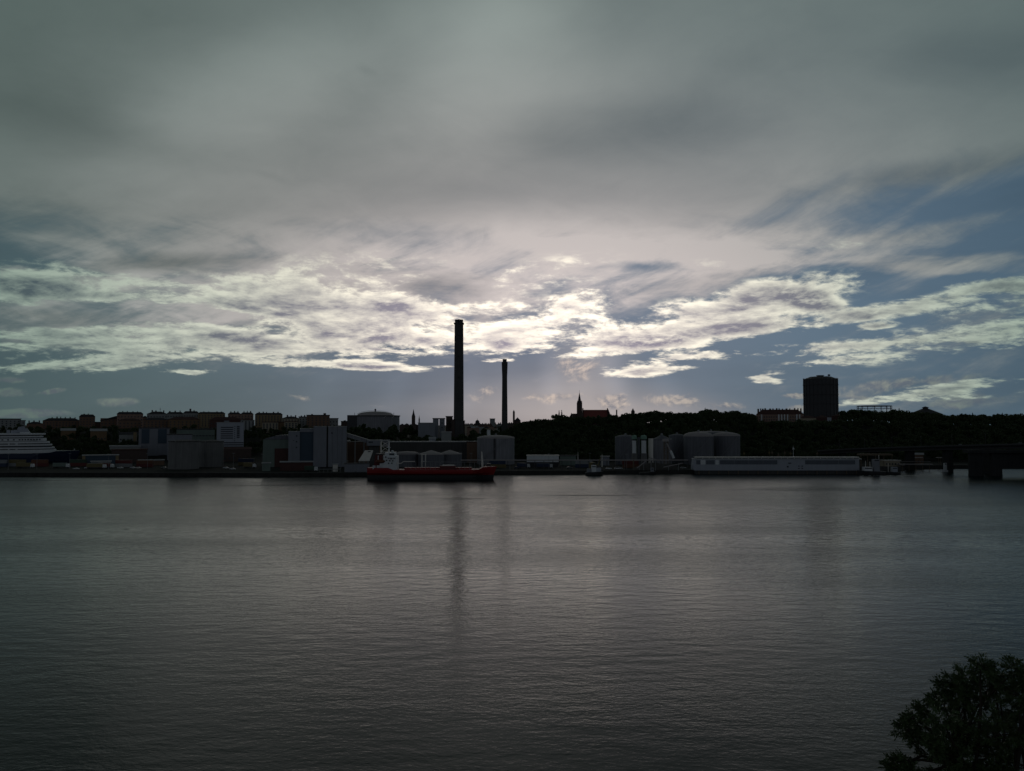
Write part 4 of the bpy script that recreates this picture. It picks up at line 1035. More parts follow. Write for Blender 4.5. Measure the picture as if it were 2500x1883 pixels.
# right-hand apartment rows under the gasometer
block('apartment_row', 1846, 1962, 1000, 1010, 'plaster_pink', 'roof_red', 'long apartment row with red roof, many chimneys and pale stair bays left of the gasometer', rtype='hip', rh=5.6, rows=4, cols=20,
      chims=ch(1851, 1857, 1862, 1868, 1880, 1887, 1896, 1902, 1910, 1920, 1928, 1940, 1948, 1955, h=1.4, w=1.6), zb=30)
ar = [o for o in bpy.data.objects if o.get('label', '').startswith('long apartment row')][0]
for p in (1859, 1901, 1908, 1915, 1922.5, 1945, 1952):
  with view(1904) as vf:
    Y = 1010*vf-.6; MB().box(xat(p, Y, 40)-.7, xat(p, Y, 40)+.7, Y, Y+1, 31, zat(1012, Y)).build('stair_bay', M_['white'], ar)
block('apartment_row', 1820, 1850, 1010, 1025, 'plaster_brown', 'roof_red', 'brown apartment wing continuing left of the long red roofed row', rtype='hip', rh=3, rows=2, cols=5, zb=30)
block('apartment_row', 1953, 1992, 1015, 985, 'plaster_cream', 'roof_red', 'cream apartment wing with red roof below the left side of the gasometer', rtype='hip', rh=2.8, rows=3, cols=9, zb=28)
block('apartment_row', 1990, 2022, 1014, 1000, 'brick', 'roof_red', 'dark brick wing at the foot of the gasometer', rtype='hip', rh=2.8, rows=2, cols=5, zb=28)
block('apartment_row', 2019, 2029, 1018, 975, 'panel_pale', 'roof_red', 'pale narrow house end with balconies at the right foot of the gasometer', rtype='flat', rh=.5, rows=4, cols=1, zb=20, depth=10)
block('apartment_row', 2030, 2062, 1011, 1020, 'brick', 'roof_red', 'dark red roofed wing right of the gasometer foot', rtype='hip', rh=2.6, rows=2, cols=5, zb=28)

# ---------------------------------------------------------------- ships
def hull_mesh(x0, x1, yc, beam, deck, z0, bow=1, bluff=0.14, flare=0.0, sheer=0.0, n=24, stern=0.75):
    """lofted hull along X; bow=+1 points to +X. deck: height function or number"""
    L = x1-x0; rings = []
    zs = [z0, z0+(0.45), 0, 0]
    for i in range(n+1):
        u = i/n; x = x0+u*L
        f = u if bow > 0 else 1-u
        wf = 1.0
        if f > 1-bluff: wf = max(0.02, (1-((f-(1-bluff))/bluff)**1.9))
        if f < 0.08: wf = stern + (1-stern)*(f/0.08)
        dz = (deck(f) if callable(deck) else deck)
        ring = []
        for k, (zz, ww) in enumerate(((z0, .72), (z0+(dz-z0)*.3, .96), (z0+(dz-z0)*.65, 1.0), (dz, 1.0))):
            w = beam/2*wf*ww
            xr = x
            if f > 1-bluff: xr = x + bow*flare*(zz-z0)/(dz-z0)*((f-(1-bluff))/bluff)
            w = w*(1 + (0.25 if f > 1-bluff and f < 0.999 else 0)*(zz-z0)/(dz-z0))
            ring.append((xr, yc-w, zz))
        ring += [(a, 2*yc-b, c) for a, b, c in reversed(ring)]
        rings.append(ring)
    vs = [p for r in rings for p in r]; m = 8; fs = []
    for i in range(n):
        for k in range(m):
            fs.append((i*m+k, (i+1)*m+k, (i+1)*m+(k+1) % m, i*m+(k+1) % m))
    fs.append(tuple(range(m))); fs.append(tuple(n*m+k for k in reversed(range(m))))
    return MB().add(vs, fs)

def red_ship():
    Y = 546; b = 14.0; yc = Y+b/2
    X = lambda p: xat(p, Y, 5); Z = lambda y: zat(y, Y)
    t = thing('tanker_ship', (X(1050), yc, 0), 'long red hulled tanker with white bridge and red funnel moored at the quay', 'ship')
    dk = lambda f: 6.4 + (1.6 if f > .9 else 0) + (1.2 if f < .2 else 0) + .6*max(0, f-.6)
    h = hull_mesh(X(895), X(1205), yc, b, dk, 3.0, 1, flare=2.0).build('hull', M_['hull_red'], t)
    hull_mesh(X(895)+.1, X(1203), yc, b*.985, 3.1, -2.5, 1, flare=.6).build('boot_top', M_['hull_dark'], t)
    # bridge block
    sb = MB().box(X(935), X(967), Y+1, Y+13, 6, Z(1113)).build('superstructure', M_['white'], t)
    MB().box(X(926), X(935), Y+1.5, Y+12.5, 6, Z(1130)).build('aft_house', M_['white'], t)
    wh = MB().box(X(938), X(962), Y+2, Y+12, Z(1113), Z(1105)).build('wheelhouse', M_['white'], t)
    MB().box(X(949), X(961.5), Y+1.85, Y+2.2, Z(1112), Z(1107.5)).build('window_band', M_['glass'], wh)
    MB().box(X(945), X(966.5), Y-.6, Y+14.6, Z(1118), Z(1115.4)).build('bridge_wing', M_['white'], t)
    for (p, y) in ((941, 1118), (948, 1120), (954, 1122), (943, 1126), (951, 1127), (958, 1127), (962, 1120), (948, 1133), (956, 1133)):
        window_on(sb, X(p), Y+1, Z(y), 0.8, 0.8)
    fn = MB().prism_y([(X(909), 7), (X(928), 7), (X(931), Z(1110)), (X(914), Z(1108))], Y+4, Y+10).build('funnel', M_['red'], t)
    MB().prism_y([(X(912.5), Z(1111)), (X(930.7), Z(1112)), (X(931), Z(1109)), (X(914), Z(1107.5))], Y+3.9, Y+10.1).build('funnel_top', M_['steel_dark'], fn)
    MB().tube((X(921), Y+3.6, Z(1128)), (X(921), Y+3.6, Z(1113)), .3).build('exhaust_pipe', M_['white'], fn)
    mp = MB().tube((X(945), Y+7, Z(1105)), (X(945), Y+7, Z(1078)), .42, 8, .22)
    mp.build('mast', M_['white'], t)
    MB().box(X(940), X(950), Y+6.8, Y+7.2, Z(1094), Z(1093)).build('radar_yard', M_['white'], t)
    MB().lathe(X(954), Y+7, [(.4, Z(1105)), (.9, Z(1103)), (.6, Z(1101)), (.1, Z(1100.4))], 10).build('radome', M_['white'], t, smooth=True)
    for p in (913, 923):
        MB().box(X(p)-1, X(p)+.8, Y+.6, Y+1.2, 6.8, Z(1137)).build('lifeboat_davit', M_['white'], t)
    lb = MB().lathe(0, 0, [(.1, -3), (.9, -2.2), (1.1, 0), (.9, 2.2), (.1, 3)], 10)
    lb.v = [(X(928)+c, Y+1+b_, Z(1127)+a) for a, b_, c in lb.v]
    lb.build('lifeboat', M_['orange'], t, smooth=True)
    # deck gear
    MB().box(X(985), X(1150), Y+4, Y+10, 6.3, 7.6).build('trunk_deck', M_['hull_red'], t)
    pd = MB().path([(X(967), Y+2, Z(1132)), (X(978), Y+2, Z(1132)), (X(984), Y+2, Z(1127.5)), (X(1012), Y+2, Z(1127.5))], .28)
    pd.build('deck_pipe', M_['white_warm'], t)
    MB().path([(X(1030), Y+3, Z(1128)), (X(1105), Y+3, Z(1129)), (X(1176), Y+3, Z(1129))], .16).build('catwalk_rail', M_['steel_grey'], t)
    for p in range(990, 1176, 12): MB().tube((X(p), Y+3, 6.3), (X(p), Y+3, Z(1129)), .1).build('rail_post', M_['steel_grey'], t)
    gp = MB()
    for p in (1028, 1037): gp.tube((X(p), Y+5, 6.3), (X(p), Y+5, Z(1109)), .28)
    gp.tube((X(1026), Y+5, Z(1111)), (X(1039), Y+5, Z(1111)), .22); gp.tube((X(1026), Y+5, Z(1128)), (X(1039), Y+5, Z(1128)), .22)
    gp.build('derrick_posts', M_['white_warm'], t)
    MB().box(X(1080), X(1108), Y+1.5, Y+4, 7.2, Z(1135.5)).build('manifold_cover', M_['white_warm'], t)
    MB().box(X(1073), X(1112), Y+1, Y+5, 6.2, Z(1138)).build('manifold', M_['red'], t)
    MB().tube((X(1177), Y+7, 8), (X(1175), Y+7, Z(1104)), .75, 8, .3).build('foremast', M_['white_warm'], t)
    MB().box(X(1188), X(1197), Y+4, Y+10, 8.8, 10).build('windlass', M_['steel_dark'], t)
red_ship()

def ferry(vf):
    Y = 716*vf; b = 26; yc = Y+b/2
    X = lambda p: xat(p, yc, 15)                      # measured on the ship's centre line
    Z = lambda y: zat(y, Y)
    t = thing('cruise_ferry', (X(0), yc, 0), 'white cruise ferry with blue hull and stacked decks at the left edge', 'ferry')
    hull_mesh(X(-260), X(186), yc, b, lambda f: Z(1107) + (1.4 if f > .86 else 0), 0.6, 1, bluff=.24, flare=4).build('hull', M_['hull_blue'], t)
    hull_mesh(X(-258), X(184), yc, b*.98, .7, -4, 1, bluff=.24).build('boot_top', M_['hull_dark'], t)
    def plan(tip, inset=0.0, back=X(-255)):
        n = 7; w = b/2-inset; r = 15.0
        pts = [(back, yc-w)]
        for k in range(n+1):
            a = -math.pi/2 + math.pi*k/n; pts.append((tip-r+r*math.cos(a), yc+w*math.sin(a)))
        return pts + [(back, yc+w)]
    MB().prism_z(plan(X(141)), Z(1108), Z(1103)).build('upper_hull', M_['white'], t)
    decks = [(1103, 1098.6, 141), (1096.4, 1092.6, 137), (1089, 1085.4, 131), (1083, 1078.5, 125), (1077.5, 1070.5, 117), (1068.2, 1065, 109), (1062, 1058.5, 114)]
    for k, (ya, yb, xe) in enumerate(decks):
        o = MB().prism_z(plan(X(xe)), Z(ya), Z(yb)).build('deck', M_['white'], t)
        if k == 4:
            for p in list(range(50, 100, 7)) + [8, 22, 36]: window_on(o, xat(p, Y, 15), Y, Z(1075.5), 1.3, 1.1)
    for ya, yb, xe in ((1098.6, 1096.4, 135), (1092.6, 1089, 130), (1085.4, 1083, 124), (1078.5, 1077.5, 118), (1070.5, 1068.2, 108), (1065, 1062, 100)):
        MB().prism_z(plan(X(xe), 1.2), Z(ya), Z(yb)).build('window_band', M_['glass'], t)
    for p, q in ((22, 26), (40, 46)):
        for ya, yb in ((1098, 1093), (1087, 1080)):
            MB().box(xat(p, Y, 15), xat(q, Y, 15), Y+.1, Y+2.2, Z(ya), Z(yb)).build('stair_tower', M_['white'], t)
    MB().prism_y([(X(40), Z(1058.5)), (X(75), Z(1058.5)), (X(66), Z(1048)), (X(58), Z(1041)), (X(46), Z(1043))], yc-5, yc+5).build('funnel', M_['panel_pale'], t)
    MB().tube((X(76), yc, Z(1059)), (X(66), yc, Z(1046)), .5).build('mast', M_['white'], t)
    MB().box(X(50), X(74), yc-7, yc+7, Z(1058.5), Z(1055.5)).build('radar_deck', M_['white'], t)
    for p in (18, 28, 36): MB().box(X(p), X(p)+2.4, yc-6, yc, Z(1058.5), Z(1050+p % 3)).build('vent_house', M_['panel_pale'], t)
    MB().prism_z([(X(120), yc-8), (X(152), yc-5), (X(158), yc), (X(152), yc+5), (X(120), yc+8)], Z(1108), Z(1104)).build('foredeck_house', M_['panel_pale'], t)
    MB().tube((X(184), yc, Z(1106)), (X(184), yc, Z(1098)), .3).build('jackstaff', M_['white'], t)
    MB().box(X(160), X(170), yc-3, yc+3, Z(1106.5), Z(1103.8)).build('mooring_gear', M_['steel_grey'], t)
with view(60) as vf: ferry(vf)

# ---------------------------------------------------------------- long white floating terminal on the right
def terminal():
    Y = 612; d = 8
    X = lambda p: xat(p, Y, 8); Z = lambda y: zat(y, Y)
    t = thing('waterfront_building', (X(1895), Y+d/2, 0), 'very long low white building with ribbon windows on a dark pontoon', 'building')
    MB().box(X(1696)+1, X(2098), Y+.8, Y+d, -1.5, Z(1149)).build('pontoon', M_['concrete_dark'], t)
    # lower wall with rounded left corner
    pl = [(X(1697), Z(1149)), (X(2098), Z(1149)), (X(2098), Z(1136.5)), (X(1692.5), Z(1136.5)), (X(1692.5), Z(1146)), (X(1694), Z(1148.4))]
    MB().prism_y(pl, Y, Y+d).build('wall', M_['panel_pale'], t)
    MB().prism_y([(X(1692.5), Z(1136.5)), (X(2098), Z(1136.5)), (X(2098), Z(1121.4)), (X(1695), Z(1121.4))], Y+.25, Y+d-.25).build('upper_wall', M_['panel_pale'], t)
    MB().box(X(1694), X(2104), Y-.3, Y+d+.3, Z(1121.4), Z(1120.2)).build('cornice', M_['white'], t)
    MB().box(X(1699), X(2098), Y+1.2, Y+d-1.2, Z(1120.2), Z(1118)).build('clerestory', M_['steel_dark'], t)
    rf = MB().box(X(1699), X(2099), Y+.6, Y+d-.6, Z(1118), Z(1115.8)).build('roof', M_['white_warm'], t)
    for (a, b_) in ((1700, 1709.5), (1724, 1745), (1758, 1898), (1966, 2088)):
        w = MB().box(X(a), X(b_), Y+.1, Y+.6, Z(1134), Z(1124)).build('window', M_['ribbon'], t)
        nn = max(1, int((b_-a)/34))
        fr = MB()
        for k in range(1, nn): fr.box(X(a+(b_-a)*k/nn)-.12, X(a+(b_-a)*k/nn)+.12, Y+.03, Y+.3, Z(1134), Z(1124))
        if nn > 1: fr.build('mullions', M_['panel_grey'], w)
    MB().box(X(1711), X(1722), Y+.12, Y+.5, Z(1134.5), Z(1123.5)).build('door', M_['white'], t)
    MB().box(X(1747), X(1755), Y+.12, Y+.5, Z(1134.5), Z(1123.5)).build('door', M_['white'], t)
    for (p, y, w, h) in ((1928, 1132, 2.2, .6), (1923, 1141.5, 1.2, 1.0), (1950, 1139.5, 1.0, .7), (1958.5, 1139.5, 1.0, .7), (1950, 1145, 1.0, .7), (1958.5, 1145, 1.0, .7)):
        window_on(t, X(p), Y, Z(y), w, h)
    for p in range(1700, 2098, 16):
        MB().box(X(p)-.1, X(p)+.1, Y+.2, Y+.9, Z(1121), Z(1116)).build('roof_strut', M_['white_warm'], t)
    for p in range(1706, 2095, 24):
        MB().tube((X(p), Y-.3, -1), (X(p), Y-.3, Z(1149.5)), .28).build('fender_pile', M_['timber'], t)
terminal()

# white flat trailer shelter in the yard
t = block('canopy_hall', 1286, 1364, 1111.5, 668, 'white', 'white_warm', 'bright white long low shed standing in the yard before the dark wood', 'shed', rtype='flat', rh=.5, depth=9, over=.4, zb=6.0)
with view(1325) as vf: MB().box(xat(1286, 668*vf, 5)+.2, xat(1364, 668*vf, 5)-.2, 668*vf+.6, 668*vf+8.6, 2.2, 6.0).build('dark_base', M_['hull_dark'], t)
block('yard_shed', 1367, 1406, 1112, 690, 'panel_green', 'roof_dark', 'dark green low shed right of the bright white long shed', 'shed', rtype='flat', rh=.5, depth=10)
block('yard_shed', 1466, 1487, 1114, 690, 'panel_grey', 'roof_grey', 'small grey shed with pale roof beyond the yellow crane', 'shed', rtype='flat', rh=.6, depth=8)

# barge crane
def work_boat():
    Y = 596; X = lambda p: xat(p, Y, 4); Z = lambda y: zat(y, Y)
    t = thing('work_boat', (X(1450), Y+3, 0), 'small dark work boat with white cabin below the yellow crane', 'boat')
    hull_mesh(X(1430), X(1472), Y+3, 5.5, lambda f: 2.0+.6*f, -.8, 1, bluff=.3, flare=.8).build('hull', M_['hull_dark'], t)
    MB().box(X(1445), X(1456), Y+1.4, Y+4.6, 2, Z(1136.5)).build('cabin', M_['white'], t)
    MB().box(X(1446), X(1455), Y+1.3, Y+1.5, Z(1141), Z(1138.6)).build('window_band', M_['glass'], t)
    MB().box(X(1456), X(1468), Y+1.6, Y+4.2, 2, Z(1143)).build('deck_house', M_['panel_pale'], t)
    MB().box(X(1434), X(1444), Y+1.6, Y+4.2, 2, Z(1145)).build('deck_box', M_['panel_grey'], t)
    t = thing('mobile_crane', (X(1452), 616, QZ), 'yellow mobile crane with folded lattice boom on the quay behind the work boat', 'crane')
    Y2 = 614; X = lambda p: xat(p, Y2, 4); Z = lambda y: zat(y, Y2)
    MB().box(X(1439), X(1452), Y2, Y2+3, QZ+1, Z(1129)).build('body', M_['yellow'], t)
    MB().box(X(1436), X(1464), Y2-.2, Y2+3.2, QZ+.7, QZ+1.3).build('chassis', M_['steel_dark'], t)
    MB().box(X(1447), X(1452.5), Y2-.3, Y2+1.4, Z(1136), Z(1131)).build('cab', M_['glass'], t)
    for p in (1439, 1446, 1454, 1461):
        w = MB().lathe(0, 0, [(.65, -.3), (.65, .3)], 12); w.v = [(X(p)+a, Y2-.3+c, QZ+.65+b_) for a, b_, c in w.v]
        w.build('wheel', M_['rubber'], t)
    MB().path([(X(1452), Y2+1, Z(1133)), (X(1460), Y2+1, Z(1137)), (X(1465), Y2+1, Z(1122)), (X(1468), Y2+1, Z(1117))], .32).build('boom', M_['yellow'], t)
    MB().path([(X(1465), Y2+1, Z(1122)), (X(1470), Y2+1, Z(1110))], .14).build('jib', M_['yellow'], t)
work_boat()

def boat(px0, px1, yk, Y, label, hullm, deck=1.6, cab=None, mast=None, bow=-1, wheel=None, group=None, name='boat', w=4.5, cat='boat'):
    X = lambda p: xat(p, Y, 3); Z = lambda y: zat(y, Y)
    t = thing(name, ((X(px0)+X(px1))/2, Y+w/2, 0), label, cat, group)
    hull_mesh(X(px0), X(px1), Y+w/2, w, lambda f: deck + .8*f*f, -.7, bow, bluff=.35, flare=.9).build('hull', M_[hullm], t)
    if cab:
        for (a, b_, yt, m) in cab:
            c = MB().box(X(a), X(b_), Y+w*.2, Y+w*.8, deck-.2, Z(yt)).build('cabin', M_[m], t)
            MB().box(X(a)+.4, X(b_)-.3, Y+w*.2-.08, Y+w*.3, Z(yt)-1.15, Z(yt)-.4).build('window_band', M_['glass'], c)
    if mast:
        for (p, y) in mast: MB().tube((X(p), Y+w/2, deck), (X(p), Y+w/2, Z(y)), .16).build('mast', M_['white_warm'], t)
    return t
boat(2100, 2164, 0, 600, 'dark hulled tug under way with pale deck gear and a foaming wake', 'hull_dark', 2.4, [(2136, 2150, 1122, 'panel_grey'), (2112, 2132, 1141, 'white')], [(2129, 1128), (2118, 1126), (2151, 1112)], bow=-1, w=6.5, name='tugboat', cat='tugboat')
boat(2150, 2200, 0, 606, 'low dark launch following right behind the tug', 'hull_dark', 1.7, [(2180, 2193, 1141, 'panel_pale')], [(2172, 1132)], bow=-1, w=4.5, name='launch')
boat(2302, 2317, 0, 640, 'small white motorboat near the bridge piers', 'white', 1.2, [(2307, 2313, 1131, 'white')], None, bow=-1, w=3, name='motorboat')
boat(1562, 1600, 0, 606, 'low dark barge moored under the gravel mound', 'hull_dark', 1.4, [(1590, 1597, 1143, 'panel_grey')], None, bow=1, w=5, name='barge')
t = thing('floating_quay_house', (xat(2185, 660, 5), 664, 0), 'pale two storey houseboat building behind the tug', 'houseboat')
Y = 660; X = lambda p: xat(p, Y, 5); Z = lambda y: zat(y, Y)
MB().box(X(2152), X(2208), Y-.5, Y+10, -1, Z(1139)).build('pontoon', M_['concrete_dark'], t)
MB().box(X(2160), X(2198), Y, Y+9, Z(1139), Z(1125)).build('wall', M_['plaster_cream'], t)
MB().box(X(2102), X(2182), Y+1, Y+8, Z(1112.5), Z(1108.5)).build('canopy', M_['timber'], t)
for p in (2104, 2120, 2140, 2160, 2180): MB().box(X(p)-.2, X(p)+.2, Y+1.2, Y+1.6, Z(1139), Z(1112.5)).build('canopy_post', M_['timber'], t)
MB().box(X(2102), X(2160), Y-.3, Y+9, -1, Z(1142)).build('pontoon', M_['concrete_dark'], t)
MB().box(X(2158), X(2200), Y-.4, Y+9.4, Z(1125), Z(1123.6)).build('roof', M_['white_warm'], t)
for p in (2165, 2172, 2179, 2186, 2193): window_on(t, X(p), Y, Z(1135), 1.0, 1.2)

# jetties and moored boats at the right-hand shore
for (a, b_, y, Yj, lab) in ((2195, 2278, 1133, 655, 'pale floating jetty reaching right from the houseboat'), (2226, 2254, 1117, 690, 'short pale jetty deck on piles further back on the shore'),
                      (2290, 2312, 1117, 700, 'small pale jetty just left of the bridge piers')):
    z = zat(y, Yj)
    t = thing('jetty', ((xat(a, Yj, z)+xat(b_, Yj, z))/2, Yj+2, 0), lab, 'jetty')
    MB().box(xat(a, Yj, z), xat(b_, Yj, z), Yj, Yj+4, z-.5, z).build('deck', M_['tank_roof'], t)
    for k in range(5):
        xx = xat(a+(b_-a)*(k+.5)/5, Yj, z); MB().tube((xx, Yj+.4, -2), (xx, Yj+.4, z-.5), .2).build('pile', M_['timber'], t)
    if b_-a > 60: MB().path([(xat(a, Yj, z), Yj+3.8, z+1.6), (xat(b_, Yj, z), Yj+3.8, z+1.6)], .12).build('railing', M_['tank_roof'], t)
block('boat_shed', 2228, 2252, 1106, 706, 'plaster_brown', 'roof_grey', 'small brown boat shed behind the short pale jetty', 'shed', rtype='gable', rh=1.5, depth=8, rows=1, cols=3)

# ---------------------------------------------------------------- bridges
def bridge():
    A = (2010, 742, 12.0); B = (2720, 545, 23.5)
    n = 36
    P = []
    for k in range(n+1):
        u = k/n; Yk = A[1]+(B[1]-A[1])*u; xa = (A[0]-CX)/F*A[1]; xb = (B[0]-CX)/F*B[1]
        P.append((xa+(xb-xa)*u, Yk, A[2]+(B[2]-A[2])*u**.8))
    t = thing('road_bridge', (P[n//2][0], P[n//2][1], 0), 'long dark road bridge rising to the right edge of the view', 'bridge')
    def strip(o0, o1, z0, z1, name, m, par=None):
        vs = []; fs = []
        for i, (x, y, z) in enumerate(P):
            j = max(0, min(n-1, i)); dx, dy = P[j+1][0]-P[j][0], P[j+1][1]-P[j][1]; l = math.hypot(dx, dy); nx, ny = -dy/l, dx/l
            for o, dz in ((o0, z0), (o1, z0), (o1, z1), (o0, z1)): vs.append((x+nx*o, y+ny*o, z+dz))
        for i in range(n):
            for k in range(4): fs.append((i*4+k, i*4+(k+1) % 4, (i+1)*4+(k+1) % 4, (i+1)*4+k))
        fs += [(0,1,2,3), tuple(n*4+k for k in (3,2,1,0))]
        return MB().add(vs, fs).build(name, M_[m], par or t)
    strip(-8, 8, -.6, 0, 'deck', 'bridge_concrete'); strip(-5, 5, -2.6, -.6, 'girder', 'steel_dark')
    strip(-8, -7.7, 0, .9, 'parapet', 'concrete_dark'); strip(7.7, 8, 0, .9, 'parapet', 'concrete_dark')
    for k in range(3, n, 5):
        x, y, z = P[k]; zb = -3
        MB().box(x-1.6, x+1.6, y-5, y+5, zb, z-2.6).build('pier', M_['bridge_concrete'], t)
    for k in range(2, n, 4):
        x, y, z = P[k]; lp = MB().path([(x, y-7, z), (x, y-7, z+8), (x+.8, y-5.6, z+8.6)], .14); lp.build('lamp_post', M_['steel_dark'], t)
    # cars crossing
    return P
BP = bridge()
def rail_bridge():
    Y = 586; X = lambda p: xat(p, Y, 8); Z = lambda y: zat(y, Y)
    t = thing('old_bridge', (X(2480), Y+5, 0), 'older low bridge with massive dark piers in the water at the right edge', 'bridge')
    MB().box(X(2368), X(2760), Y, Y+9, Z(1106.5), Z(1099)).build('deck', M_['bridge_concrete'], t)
    MB().box(X(2368), X(2760), Y-.3, Y, Z(1100), Z(1098)).build('parapet', M_['concrete_dark'], t)
    for a, b_ in ((2372, 2405), (2425, 2451), (2640, 2680)):
        MB().box(X(a), X(b_), Y+2, Y+4.5, -4, Z(1106.5)).build('pier', M_['bridge_concrete'], t)
        MB().box(X(a)-.1, X(b_)+.1, Y+1.8, Y+4.7, -4, .8).build('footing', M_['bridge_concrete'], t)
    MB().prism_y([(X(2452), Z(1143)), (X(2760), Z(1143)), (X(2760), Z(1106.5)), (X(2452), Z(1106.5))], Y+3, Y+8).build('shore_span_wall', M_['bridge_concrete'], t)
rail_bridge()

# ---------------------------------------------------------------- vehicles and port clutter
random.seed(21)
def car_proto():
    t = thing('parked_car', (0, 0, 0), '', 'car')
    b = MB().prism_y([(-2.1, .35), (2.1, .35), (2.15, .8), (1.2, .95), (-1.2, 1.0), (-2.1, .9)], -.85, .85).build('body', M_['white'], t, local=True)
    MB().prism_y([(-1.7, .98), (1.1, .93), (.5, 1.45), (-1.2, 1.47)], -.75, .75).build('cabin', M_['glass'], t, local=True)
    for x in (-1.35, 1.35):
        for y in (-.8, .8):
            w = MB().lathe(0, 0, [(.32, -.1), (.32, .1)], 10); w.v = [(x+a, y+c, .32+b_) for a, b_, c in w.v]; w.build('wheel', M_['rubber'], t, local=True)
    return t
def recolour(t, m, names=('body',)):
    for c in t.children:
        if c.name.split('.')[0] in names:
            k = (c.data.name.split('.')[0], m, t.get('category'))
            if k not in SH:
                d = c.data.copy(); d.materials.clear(); d.materials.append(M_[m]); SH[k] = d
            c.data = SH[k]
car = car_proto(); first = [True]
def place_car(px, Y, m, label, rz=0, group=None, z=None):
    X = xat(px, Y, 3); z = ground_z(X, Y) if z is None else z
    if first[0]: c = car; first[0] = False; c.location = (X, Y, z); c['label'] = label
    else: c = copy_tree(car, (X, Y, z), label)
    c.rotation_euler.z = rz
    if group: c['group'] = group
    recolour(c, m)
    return c
gp = 'cars parked along the port road'
for px, Y, m, lab in ((186, 628, 'white', 'white car parked alone near the far left quay edge'), (214, 640, 'white', 'white car beside the orange truck row on the left quay'), (294, 640, 'white', 'white car left of the twin white cars on the left quay'),
                      (325, 640, 'white', 'left one of two white cars side by side on the left quay'), (338, 640, 'white_warm', 'right one of two white cars side by side on the left quay'),
                      (401, 640, 'steel_grey', 'grey car parked at the left foot of the left silo'), (552, 640, 'white', 'white car parked at the right foot of the right silo'), (568, 625, 'white', 'white car near the quay edge right of the silos'),
                      (1486, 630, 'white', 'white car left of the pair parked right of the yellow crane'), (1507, 632, 'white', 'left one of the white car pair right of the yellow crane'), (1512.5, 634, 'white', 'right one of the white car pair right of the yellow crane'),
                      (1262, 640, 'blue', 'blue car parked in the yard beyond the red ship bow'), (1390, 640, 'steel_grey', 'grey car parked under the pipe rack'), (1668, 640, 'white', 'white car by the left end of the very long white building')):
    place_car(px, Y, m, lab, random.uniform(-.2, .2), gp)
# cars on the bridge
for k, (i, m, lab) in enumerate(((19.3, 'white', 'white car crossing the road bridge, first from the left'), (26.2, 'white', 'white car on the road bridge near its middle'), (28.5, 'steel_grey', 'grey car on the road bridge near the right edge'), (31.6, 'white_warm', 'cream car on the road bridge at the right edge'))):
    j = int(i); u = i-j; a, b_ = BP[j], BP[j+1]
    c = copy_tree(car, (a[0]+(b_[0]-a[0])*u, a[1]+(b_[1]-a[1])*u-4, a[2]+(b_[2]-a[2])*u+.01), lab, math.atan2(b_[1]-a[1], b_[0]-a[0])); recolour(c, m); c['group'] = 'cars crossing the road bridge'
# trucks
def truck(px, Y, m, label, L=11, cabm='white'):
    X = xat(px, Y, 3); z = ground_z(X, Y)
    t = thing('truck', (X, Y, z), label, 'truck', 'trucks and trailers on the quay')
    MB().box(X-L/2, X+L/2-2.4, Y-1.2, Y+1.2, z+1.1, z+3.8).build('cargo_box', M_[m], t)
    MB().prism_y([(X+L/2-2.2, z+.7), (X+L/2, z+.7), (X+L/2, z+1.9), (X+L/2-.5, z+3.1), (X+L/2-2.2, z+3.1)], Y-1.15, Y+1.15).build('cab', M_[cabm], t)
    MB().box(X-L/2, X+L/2-.3, Y-.9, Y+.9, z+.6, z+1.05).build('chassis', M_['steel_dark'], t)
    for dx in (-L/2+1.2, -L/2+2.5, L/2-1.2):
        for y in (Y-1.1, Y+1.1):
            w = MB().lathe(0, 0, [(.5, -.15), (.5, .15)], 12); w.v = [(X+dx+a, y+c, z+.5+b_) for a, b_, c in w.v]; w.build('wheel', M_['rubber'], t)
truck(236, 640, 'yellow', 'yellow truck on the left quay in front of the ferry bow', 14)
truck(258, 646, 'red', 'red truck right of the yellow truck on the left quay', 12)
truck(150, 650, 'panel_green', 'green grey truck below the ferry hull', 12)
truck(62, 650, 'yellow', 'yellow truck near the far left below the ferry hull', 13)
truck(610, 650, 'yellow', 'yellow truck left of the curved roof hall', 9)
truck(1330, 645, 'blue', 'blue truck in the yard below the bright white long shed', 12)
truck(1278, 648, 'blue', 'blue truck in the yard right of the red ship bow', 10)
truck(760, 602, 'green', 'green truck in front of the black slit of the silo blocks', 9)
# containers in stacks: each one its own thing
def container(px, Y, lvl, m, label, L=12.2):
    X = xat(px, Y, 3); z = ground_z(X, Y)+.02+lvl*2.62
    t = thing('shipping_container', (X, Y, z), label, 'container', 'shipping containers in the yard')
    mb = MB().box(X-L/2, X+L/2, Y, Y+2.44, z, z+2.6); mb.build('body', M_[m], t)
    rb = MB()
    k = int(L/1.2)
    for i in range(k): rb.box(X-L/2+.3+i*1.2, X-L/2+.75+i*1.2, Y-.06, Y, z+.15, z+2.45)
    rb.build('ribs', M_[m], t)
cn = {'red': 'red', 'blue': 'blue', 'green': 'green', 'yellow': 'yellow', 'orange': 'orange', 'steel_grey': 'grey'}
slots = [(-5, 668, 'far left below the ferry'), (40, 672, 'left of the ferry stair towers'), (95, 672, 'under the ferry front frame'), (190, 676, 'under the ferry bow tip'), (300, 664, 'before the long dark red brick shed'),
         (352, 660, 'left of the left silo'), (600, 690, 'below the white banded office'), (1215, 652, 'beyond the red ship bow'), (1425, 655, 'behind the yellow crane'), (1540, 650, 'under the white silo columns')]
for px, Y, where in slots:
    for lvl, pos in ((0, 'bottom'), (1, 'top')):
        m = random.choice(list(cn))
        container(px+random.uniform(-1, 1), Y, lvl, m, f'{cn[m]} shipping container, {pos} of the stack {where}')

